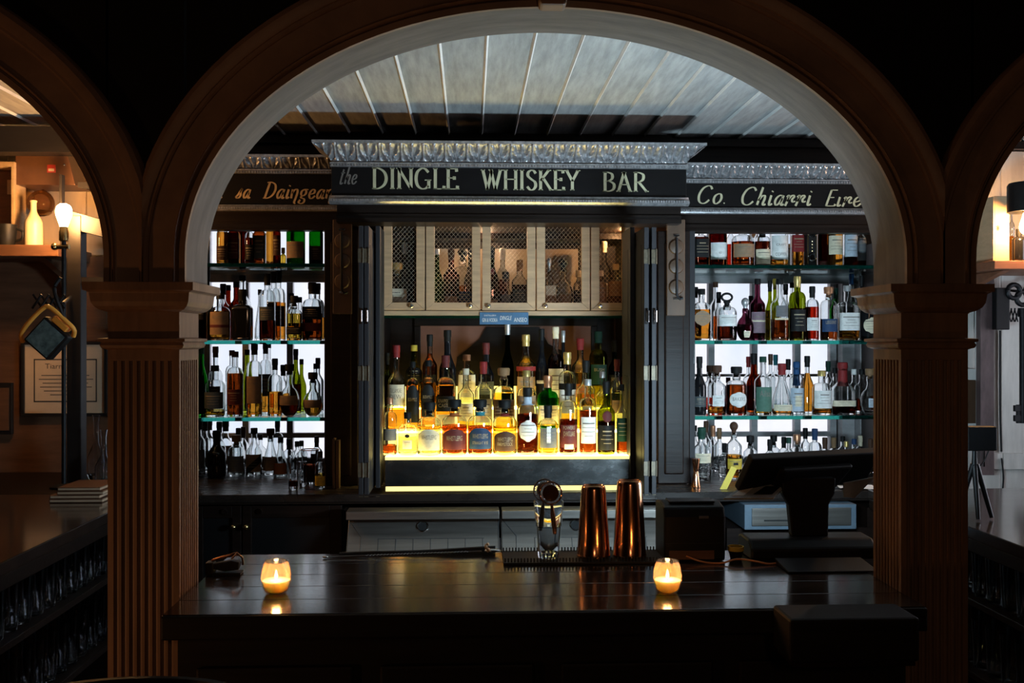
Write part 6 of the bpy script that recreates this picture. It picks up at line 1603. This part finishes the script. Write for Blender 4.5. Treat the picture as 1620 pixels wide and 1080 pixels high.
x = X(8, 4.07); t = thing('dark_mug', 'dark mug on the brown wall shelf below the framed picture', 'mug', (x, 4.07, zs_))
MB().lathe((x, 4.07, zs_ + .001), [(.034, 0), (.042, .03), (.046, .085), (.043, .085), (.038, .03), (.03, .006)], 22).build('body', 'iron', t, smooth=True)
MB().tube(cr([(x + .043, 4.07, zs_ + .07), (x + .068, 4.07, zs_ + .06), (x + .066, 4.07, zs_ + .03), (x + .042, 4.07, zs_ + .022)], 5), .005, 8).build('handle', 'iron', t, smooth=True)
x0, x1 = X(-60, 4.15), X(24, 4.15); t = thing('deep_frame', 'deep wooden framed picture standing on the brown wall shelf', 'picture', ((x0 + x1) / 2, 4.17, zs_ + .09))
zf0, zf1 = Z(386, 4.15), Z(262, 4.15)
m = MB(); m.box(x0, x1, 4.14, 4.25, zf1 - .02, zf1).box(x0, x1, 4.14, 4.25, zs_ + .001, zs_ + .02).box(x0, x0 + .02, 4.14, 4.25, zs_ + .02, zf1 - .02).box(x1 - .012, x1, 4.14, 4.25, zs_ + .02, zf1 - .02)
m.build('frame', 'crate', t, bevel=.002)
MB().box(x0 + .02, x1 - .012, 4.235, 4.245, zs_ + .02, zf1 - .02).build('picture', 'alcove_brown', t)
MB().box(x1 - .07, x1 - .03, 4.233, 4.236, zf1 - .12, zf1 - .06).build('print', 'paper', t)
# ventilation cover
t = thing('metal_hood', 'brown sloped metal hood with a small red sticker, above the cream bottle', 'hood', (X(72, 4.2), 4.2, Z(296, 4.2)))
Yv = 4.16
MB().prism([(X(24, Yv), Z(297, Yv)), (X(119, Yv), Z(297, Yv)), (X(106, Yv), Z(246, Yv)), (X(24, Yv), Z(246, Yv))], Yv, YL + .048).build('body', 'hood_metal', t, bevel=.003)
MB().box(X(75, Yv), X(88, Yv), Yv - .002, Yv, Z(278, Yv), Z(266, Yv)).build('sticker', 'red_sticker', t)
MB().box(X(77, Yv), X(86, Yv), Yv - .003, Yv - .002, Z(276, Yv), Z(272, Yv)).build('sticker_text', 'paper', t)
MB().sphere((X(102, Yv), Yv - .002, Z(266, Yv)), .005, 10, 6).build('rivet', 'chrome', t, smooth=True)
# black post and sloping brace
Yq = 3.95
t = thing('black_post', 'black timber post with a sloping brace, standing between work light and pillar', 'post', (X(116, Yq), Yq, ZB))
MB().box(X(105, Yq), X(128, Yq), Yq, Yq + .06, ZB + .0015, Z(344, Yq)).build('upright', 'black_wood', t, bevel=.003)
MB().prism([(X(100, Yq), Z(362, Yq)), (X(175, Yq), Z(381, Yq)), (X(175, Yq), Z(354, Yq)), (X(112, Yq), Z(337, Yq))], Yq + .003, Yq + .055).build('brace', 'black_wood', t, bevel=.002)
MB().box(X(122, Yq), X(175, Yq), Yq + .004, Yq + .05, Z(300, Yq), Z(292, Yq)).build('top_rail', 'black_wood', t)
MB().box(X(92, Yq), X(96, Yq), Yq + .01, Yq + .04, Z(342, Yq) - .02, Z(280, Yq)).build('side_rail', 'black_wood', t)
MB().box(X(122, Yq), X(175, Yq), Yq + .004, Yq + .05, Z(452, Yq), Z(440, Yq)).build('mid_rail', 'black_wood', t)
t = thing('alcove_ledge', 'dark ledge at the alcove wall, carrying the bulb lamp and the black post', 'ledge', (-2.1, 4.0, ZB))
MB().box(XL + .004, -1.31, 3.705, YL + .027, ZB - .035, ZB).build('board', 'dark_wood_h', t, bevel=.003)
MB().box(XL + .004, -1.32, 3.76, YL + .026, .002, ZB - .036).build('cabinet_body', 'dark_wood', t)
# bare bulb lamp on a pipe
def bulb_lamp(label, px, pytop, pybulb, Y, ybase, w=24, power=None, hang=False):
    x = X(px, Y); r = w * Y / F / 2
    zt, zb = Z(pytop, Y, px), Z(pybulb, Y, px)
    t = thing('bare_bulb_lamp', label, 'lamp', (x, Y, ybase))
    H = zt - zb
    pr = cr([(r*.46, 0), (r*.66, H*.22), (r*.95, H*.5), (r, H*.68), (r*.82, H*.88), (r*.4, H*.98), (.0006, H)], 4)
    MB().lathe((x, Y, zb), pr, 24, cap0=False, cap1=False).build('bulb', 'bulb', t, smooth=True)
    MB().lathe((x, Y, zb - .055), [(.014, 0), (.018, .004), (.018, .035), (.015, .045), (.014, .056)], 18).build('socket', 'brass', t, smooth=True)
    MB().tube([(x, Y, zb - .055), (x, Y, ybase + .004)], .0085, 10).build('pipe', 'iron', t, smooth=True)
    MB().tube([(x - .035, Y, zb - .075), (x + .02, Y, zb - .075)], .010, 10).sphere((x - .035, Y, zb - .075), .014, 10, 8).build('valve', 'brass', t, smooth=True)
    MB().lathe((x, Y, ybase + .0008), [(.05, 0), (.05, .006), (.015, .016)], 20).build('base', 'iron', t, smooth=True)
    return t
bulb_lamp('bare glowing filament bulb on an iron pipe, beside the cream bottle', 101, 322, 359, 3.86, ZB)
# work light
Yw = 3.30
t = thing('work_light', 'orange framed work light hung diamond-wise beside the black post', 'work light', (X(68, Yw), Yw, Z(528, Yw)))
c = Vector((X(72, Yw), Yw, Z(535, Yw))); Rw = Matrix.Rotation(math.radians(42), 3, 'Y')
def qw(u, v, d=0): return c + Rw @ Vector((u, d, v))
def wbox(u0, u1, v0, v1, d0, d1):
    vs = [qw(u, v, d) for d in (d0, d1) for u, v in ((u0, v0), (u1, v0), (u1, v1), (u0, v1))]
    return MB().add(vs, [(0, 1, 2, 3), (7, 6, 5, 4), (0, 4, 5, 1), (1, 5, 6, 2), (2, 6, 7, 3), (3, 7, 4, 0)])
hs = .051
wbox(-hs, hs, -hs, hs, 0, .05).build('housing', 'black_plastic', t, bevel=.005)
wbox(-hs + .007, hs - .007, -hs + .007, hs - .007, -.003, -.0005).build('lens', 'lens', t)
wbox(-.03, .03, hs + .002, hs + .022, .005, .045).build('bracket', 'work_yellow', t, bevel=.003)
fp = cr([qw(-hs*1.0, -hs*1.25, .02), qw(-hs*1.35, -hs*.9, .01), qw(-hs*1.45, .0, .0), qw(-hs*1.40, hs*1.25, 0), qw(-hs*1.1, hs*1.65, .0), qw(hs*.2, hs*1.62, .01), qw(hs*.85, hs*1.5, .02), qw(hs*1.05, hs*1.1, .03)], 6)
MB().tube([tuple(p) for p in fp], .0075, 10).build('handle_frame', 'work_yellow', t, smooth=True)
hk = cr([tuple(qw(hs*.1, hs*1.6, .01)), (c.x + .03, Yw + .01, c.z + .13), (c.x + .022, Yw + .02, c.z + .17), (c.x + .04, Yw + .02, c.z + .20)], 5)
MB().tube(hk, .006, 8).build('hook', 'iron', t, smooth=True)
t = thing('scissor_bracket', 'black iron scissor bracket holding up the work light', 'bracket', (X(70, Yw + .05), Yw, Z(480, Yw)))
m = MB()
for i in range(4):
    xx = X(52 + i * 12, Yw + .05)
    m.tube([(xx, Yw + .045, Z(488, Yw)), (xx + .030, Yw + .045, Z(466, Yw))], .004, 6); m.tube([(xx + .030, Yw + .052, Z(488, Yw)), (xx, Yw + .052, Z(466, Yw))], .004, 6)
m.build('lattice', 'iron', t)
MB().tube([(X(100, Yw + .05), Yw + .05, Z(480, Yw)), (X(104, 3.9), 3.945, Z(470, 3.9))], .006, 8).build('arm', 'iron', t)
# certificate
Yc2 = YL + .02; x0, x1 = X(40, Yc2), X(166, Yc2); zc0, zc1 = Z(651, Yc2), Z(545, Yc2)
t = thing('certificate_frame', 'framed certificate with printed heading, low behind the work light', 'certificate', ((x0 + x1) / 2, Yc2, zc0))
m = MB(); fw = .014; m.box(x0 - fw, x1 + fw, Yc2 - .012, Yc2 + .008, zc0 - fw, zc0).box(x0 - fw, x1 + fw, Yc2 - .012, Yc2 + .008, zc1, zc1 + fw).box(x0 - fw, x0, Yc2 - .012, Yc2 + .008, zc0, zc1).box(x1, x1 + fw, Yc2 - .012, Yc2 + .008, zc0, zc1)
m.build('frame', 'black_wood', t, bevel=.002)
MB().box(x0, x1, Yc2 - .003, Yc2 + .005, zc0, zc1).build('sheet', 'paper', t)
m = MB(); ya = Yc2 - .004
flat_text(m, 'Tiarna Baile', X(72, Yc2), Z(582, Yc2), .022, ya, X(133, Yc2) - X(72, Yc2))
for q, (a, b) in enumerate(((66, 142), (62, 148), (68, 140), (64, 146), (70, 136), (80, 128))): m.add([(X(a, Yc2), ya, Z(592 + q*6, Yc2)), (X(b, Yc2), ya, Z(592 + q*6, Yc2)), (X(b, Yc2), ya, Z(593.2 + q*6, Yc2)), (X(a, Yc2), ya, Z(593.2 + q*6, Yc2))], [(0, 1, 2, 3)])
for a, b, c_, d_ in ((54, 567, 154, 569), (54, 632, 154, 634), (54, 567, 56, 634), (152, 567, 154, 634)): m.add([(X(a, Yc2), ya, Z(b, Yc2)), (X(c_, Yc2), ya, Z(b, Yc2)), (X(c_, Yc2), ya, Z(d_, Yc2)), (X(a, Yc2), ya, Z(d_, Yc2))], [(0, 1, 2, 3)])
m.build('print', 'ink', t)
# small poster behind the post with letters
Yn = YL + .024; t = thing('hanging_poster', 'small dark poster with pale letters above the certificate, behind the black post', 'poster', (X(128, Yn), Yn, Z(510, Yn)))
MB().box(X(96, Yn), X(168, Yn), Yn, Yn + .006, Z(512, Yn), Z(448, Yn)).build('sheet', 'alcove_brown', t)
m = MB(); flat_text(m, 'id', X(98, Yn), Z(473, Yn), .032, Yn - .001, X(105, Yn) - X(98, Yn)); flat_text(m, '10', X(128, Yn), Z(473, Yn), .032, Yn - .001, X(136, Yn) - X(128, Yn))
m.build('lettering', 'cream', t)
x0, x1 = X(-30, 4.28), X(14, 4.28); t = thing('dark_picture', 'dim framed picture low on the alcove wall, beyond the certificate', 'picture', ((x0 + x1) / 2, YL, Z(680, YL)))
m = MB(); m.box(x0, x1, YL + .008, YL + .028, Z(684, YL), Z(604, YL)); m.build('frame', 'black_wood', t, bevel=.003)
MB().box(x0 + .012, x1 - .012, YL + .004, YL + .009, Z(678, YL), Z(612, YL)).build('print', 'alcove_brown', t)
# menu boards
yb_ = 3.585
for i in range(4):
    dx = (.006, -.004, .008, -.002)[i]; w_ = X(176, yb_) - X(92, yb_)
    t = thing('menu_board', ['lowest', 'second lowest', 'third', 'topmost'][i] + ' thin dark menu board of the stack on the side bar, beside the pillar', 'menu', (X(134, yb_) + dx, yb_, ZB + .001 + i * .0135), 'menu boards on the side bar')
    del t['group']
    z = ZB + .001 + i * .0135
    MB().box(X(92, yb_) + dx + .012*i, X(174, yb_) + dx, yb_ - .09, yb_ + .10, z, z + .0125).build('cover', 'alcove_brown', t, bevel=.001)
    MB().box(X(92, yb_) + dx + .012*i + .003, X(174, yb_) + dx + .0005, yb_ - .091, yb_ + .097, z + .003, z + .0095).build('pages', 'paper', t)
# glass decanters beside pillar
for i, (px, Y, hh_) in enumerate(((152, 4.10, 52), (164, 3.90, 46))):
    x = X(px, Y); t = thing('glass_decanter', ['taller clear glass decanter on the side bar, beside the black post', 'shorter clear glass decanter on the side bar, close to the pillar'][i], 'decanter', (x, Y, ZB))
    h = hh_ * 1.9 * Y / F; r = 13 * Y / F
    pr = [(.0005, 0), (r*.8, 0), (r, .02), (r, h*.35), (r*.35, h*.55), (r*.3, h*.85), (r*.45, h), (r*.40, h), (r*.26, h*.85), (r*.31, h*.55), (r*.92, h*.35), (r*.92, .024), (.0005, .01)]
    MB().lathe((x, Y, ZB + .001), pr, 20, cap0=False, cap1=False).build('bowl', 'glassware', t, smooth=True)

# ------------------------------------------------------------------ tablet-side alcove
YR = 4.36
struct(MB().box(X(1400, YR), XR - .002, YR + .052, YR + .07, 0.002, ZC - .04).build('wall_alcove_till', 'grey_board'))
struct(MB().box(X(1572, 4.40), XR - .003, YR + .034, YR + .05, Z(748, YR), Z(722, YR)).build('trim_7', 'grey_board'))
x0, x1 = X(1552, 4.33), X(1574, 4.33)
t = thing('hanging_board', 'tall worn purple brown board fixed on the wall beside the iron key', 'board', ((x0 + x1) / 2, 4.33, ZB))
MB().box(x0, x1, 4.335, 4.375, Z(756, 4.33), Z(358, 4.33)).build('plank', 'plum_board', t, bevel=.002)
m = MB(); m.box(x0 + .012, x0 + .018, 4.331, 4.336, Z(742, 4.33), Z(694, 4.33)); m.build('slot_line', 'chrome', t)
x0, x1 = X(1528, 4.38), X(1553, 4.38)
t = thing('small_picture', 'small cream mounted picture on the grey boards behind the tablet stand', 'picture', ((x0 + x1) / 2, 4.39, Z(690, 4.38)))
MB().box(x0, x1 - .002, 4.385, 4.405, Z(690, 4.38), Z(584, 4.38)).build('mount', 'white_paper', t, bevel=.002)
MB().box(x0, X(1544, 4.38), 4.382, 4.386, Z(672, 4.38), Z(602, 4.38)).build('print', 'plaque_wood', t)
zs2 = Z(409, 4.0)
sh = shelf_thing('brown wall shelf carrying the pine crate and black bottle', X(1573, 4.0), XR - .05, 4.0, YR + .050, zs2, .036, mat='shelf_warm')
x0, x1 = X(1570.5, 4.06), X(1597, 4.06)
t = thing('wine_crate', 'tall pine wine crate standing on end on the brown wall shelf', 'crate', ((x0 + x1) / 2, 4.15, zs2))
MB().box(X(1573.5, 4.06), x1, 4.06, 4.26, zs2 + .001, Z(305, 4.06)).build('box', 'crate', t, bevel=.002)
m = MB(); xx = X(1579, 4.06)
for a in range(4): m.tube([(xx + .010*math.cos(a*PI/4 + .2), 4.0585, Z(357, 4.06) + .013*math.sin(a*PI/4 + .2)), (xx - .010*math.cos(a*PI/4 + .2), 4.0585, Z(357, 4.06) - .013*math.sin(a*PI/4 + .2))], .0012, 4)
m.build('star_mark', 'ink', t)
MB().box(x0 + .001, X(1573, 4.06), 4.058, 4.262, zs2 + .002, Z(306, 4.06)).build('lid', 'crate', t)
x0, x1 = X(1530, 4.20), X(1570, 4.20)
t = thing('crate_block', 'pine block printed with dark letters on top of the tall worn board', 'block', ((x0 + x1) / 2, 4.3, Z(358, 4.3)))
MB().box(X(1547, 4.28), X(1570, 4.28), 4.27, 4.40, Z(357.5, 4.33), Z(310, 4.28)).build('block', 'crate', t, bevel=.002)
m = MB(); flat_text(m, 'MAND', X(1551, 4.27), Z(350, 4.27), .016, 4.269, X(1566, 4.27) - X(1551, 4.27)); m.build('lettering', 'ink', t)
bottle(1612, 20, 362, 4.06, zs2, 'tall', 'd', None, 0, 'black', 'l', [], '', '')
bw = BOT.pop()[0]; bw['label'] = 'black bottle on the brown wall shelf, below the bare bulb and shade'; bw['category'] = 'bottle'; 
bottle(1600.5, 9, 330, 4.20, zs2, 'tall', 'c', 'amber', .5, 'cream', 'c', [], '', '')
bw2 = BOT.pop()[0]; bw2['label'] = 'thin clear bottle squeezed between pine crate and black bottle'; bw2['category'] = 'bottle'
for q in (bw, bw2, small_bottle):
    if 'group' in q: del q['group']
small_bottle['label'] = 'small golden bottle with yellow label, foremost beside the highball glasses'; small_bottle['category'] = 'bottle'
Ysh = 3.96; x = X(1624, Ysh)
t = thing('pendant_lamp', 'bare glowing bulb under a black drum shade, above the black bottle', 'lamp', (x, Ysh, Z(300, Ysh)))
zb0_, zb1_ = Z(331, Ysh), Z(284, Ysh); rs = 29 * Ysh / F
MB().lathe((x, Ysh, 0), [(rs, zb0_), (rs, zb1_ - .01), (rs - .006, zb1_), (.02, zb1_ + .004), (.02, zb1_ + .001), (rs - .009, zb1_ - .003), (rs - .004, zb1_ - .012), (rs - .004, zb0_)], 28, ring=True).build('shade', 'black_plastic', t, smooth=True)
MB().tube([(x, Ysh, zb1_), (x, Ysh, ZC - .001)], .004, 8).build('flex', 'rubber', t)
MB().lathe((x, Ysh, zb0_ - .004), [(.014, 0), (.016, .03), (.012, .05)], 16).build('socket', 'brass', t, smooth=True)
rb_, H_ = .026, .085
pr = cr([(rb_*.46, 0), (rb_*.66, H_*.22), (rb_*.95, H_*.5), (rb_, H_*.68), (rb_*.82, H_*.88), (rb_*.4, H_*.98), (.0006, H_)], 4)
MB().lathe((x, Ysh, zb0_ - .005), [(r_, -z_) for r_, z_ in pr], 24, cap0=False, cap1=False).build('bulb', 'bulb', t, smooth=True)
# iron key
Yk2 = 4.30; t = thing('iron_key', 'large black iron key hanging on the grey boards', 'key', (X(1618, Yk2), Yk2, Z(560, Yk2)))
xk = X(1618, Yk2)
MB().tube([(xk, Yk2, Z(500, Yk2)), (xk, Yk2, Z(672, Yk2))], .014, 12).build('shank', 'iron', t, smooth=True)
m = MB()
for z in (648, 664): m.box(X(1604, Yk2), xk - .01, Yk2 - .008, Yk2 + .008, Z(z + 5, Yk2), Z(z - 5, Yk2))
m.box(X(1608, Yk2), xk - .005, Yk2 - .006, Yk2 + .006, Z(672, Yk2), Z(642, Yk2)); m.build('bit', 'iron', t, bevel=.002)
m = MB()
for a, b2 in ((0, 0), (-.04, .03), (.04, .03)): m.tube([(xk + a + .028*math.cos(2*PI*i/18), Yk2, Z(470, Yk2) + b2 + .03*math.sin(2*PI*i/18)) for i in range(18)], .011, 8, True)
m.tube([(xk, Yk2, Z(500, Yk2)), (xk, Yk2, Z(486, Yk2))], .02, 10)
m.build('bow', 'iron', t, smooth=True)
MB().tube([(xk, Yk2 + .01, Z(470, Yk2) + .03), (xk, YR + .050, Z(470, Yk2) + .04)], .006, 8).build('peg', 'iron', t)
Yx = 4.30; x0, x1 = X(1576, Yx), X(1598, Yx)
t = thing('wall_box', 'black wall box with a scissor arm, under the brown wall shelf', 'box', ((x0 + x1) / 2, Yx, Z(521, Yx)))
MB().box(x0, x1, Yx, YR + .050, Z(521, Yx), Z(453, Yx)).build('case', 'black_plastic', t, bevel=.004)
m = MB()
for k in range(3):
    xx = x1 + .002 + k * .016
    m.tube([(xx, Yx + .02, Z(508, Yx)), (xx + .016, Yx + .02, Z(486, Yx))], .003, 6).tube([(xx + .016, Yx + .026, Z(508, Yx)), (xx, Yx + .026, Z(486, Yx))], .003, 6)
m.build('scissor_arm', 'iron', t)
t = thing('wall_cable', 'thin black cable hanging down the grey boards beside the iron key', 'cable', (X(1587, 4.38), 4.39, Z(640, 4.38)))
MB().tube(cr([(X(1583, 4.40), 4.404, Z(522, 4.4)), (X(1583, 4.40), 4.404, Z(640, 4.4)), (X(1585, 4.40), 4.404, Z(718, 4.4))], 6), .0045, 8).build('drop', 'rubber', t, smooth=True)
MB().tube(cr([(X(1586, 4.38), 4.388, Z(728, 4.4)), (X(1589, 4.38), 4.388, Z(760, 4.4)), (X(1586, 4.38), 4.388, Z(792, 4.4))], 6), .004, 8).build('lower_drop', 'rubber', t, smooth=True)
# tablet on tripod
Yt = 3.05; t = thing('tablet_stand', 'black tablet on a small tripod, standing on the side bar beside the pillar', 'tablet', (X(1545, Yt), Yt, ZB))
MB().box(X(1528, Yt), X(1575, Yt), Yt - .012, Yt + .03, Z(716, Yt), Z(677, Yt)).build('tablet', 'black_plastic', t, bevel=.004)
xt = X(1543, Yt)
MB().tube([(xt, Yt + .005, Z(717, Yt)), (xt, Yt + .005, Z(752, Yt))], [.007, .010], 12).build('column', 'black_plastic', t, smooth=True)
for dx, dy in ((-.006, -.035), (.055, .0), (-.035, .04)):
    MB().tube([(xt + dx * .1, Yt + .005, Z(738, Yt)), (xt + dx, Yt + .005 + dy, ZB + .006)], [.009, .0065], 10).build('leg', 'black_plastic', t, smooth=True)
MB().tube(cr([(X(1570, Yt), Yt + .02, Z(716, Yt)), (X(1562, Yt), Yt + .02, Z(734, Yt)), (X(1551, Yt), Yt + .01, Z(744, Yt))], 5), .0022, 6).build('lead', 'rubber', t)

# ------------------------------------------------------------------ lights
def point(name, loc, power, col, r=.05):
    l = bpy.data.lights.new(name, 'POINT'); l.energy = power; l.color = col; l.shadow_soft_size = r
    o = bpy.data.objects.new(name, l); COL.objects.link(o); o.location = loc; return o
point('room_lamp_low', (-1.65, 1.35, .80), 9.0, (1, .45, .18), .05)
point('room_lamp_high', (.3, -1.4, 2.2), 15.0, (1, .60, .36), .12)
point('cupboard_lamp', (X(992, 4.1), 4.19, ZQ1 - .03), 3.2, (1, .52, .22), .003)
point('cupboard_lamp_rear', (X(770, 4.3), 4.30, ZQ1 - .035), 6.0, (1, .62, .34), .003)
point('niche_door_lamp', (X(984, 3.93), 3.93, Z(354.5, 3.93)), 12.0, (1, .52, .24), .002)
w = bpy.data.worlds.new('daylight'); SC.world = w; w.use_nodes = True
N, L = w.node_tree.nodes, w.node_tree.links
bg = N['Background']; bg.inputs['Strength'].default_value = 1.2
tc = N.new('ShaderNodeTexCoord'); mp = N.new('ShaderNodeMapping'); mp.inputs['Scale'].default_value = (9, 9, 3)
no = N.new('ShaderNodeTexNoise'); no.inputs['Scale'].default_value = 1.4; no.inputs['Detail'].default_value = 2
rp = N.new('ShaderNodeValToRGB'); rp.color_ramp.elements[0].position = .35; rp.color_ramp.elements[1].position = .62
rp.color_ramp.elements[0].color = (.78, .84, .98, 1); rp.color_ramp.elements[1].color = (.98, .96, 1.0, 1)
L.new(tc.outputs['Generated'], mp.inputs['Vector']); L.new(mp.outputs['Vector'], no.inputs['Vector']); L.new(no.outputs['Fac'], rp.inputs['Fac']); L.new(rp.outputs['Color'], bg.inputs['Color'])
sp = N.new('ShaderNodeSeparateXYZ'); L.new(tc.outputs['Generated'], sp.inputs[0])
mr = N.new('ShaderNodeMapRange'); mr.inputs['From Min'].default_value = .45; mr.inputs['From Max'].default_value = .9; mr.inputs['To Min'].default_value = 1.2; mr.inputs['To Max'].default_value = 9.0  # sky strengthened toward +X to push more light through the added side window
L.new(sp.outputs[0], mr.inputs['Value']); L.new(mr.outputs['Result'], bg.inputs['Strength'])
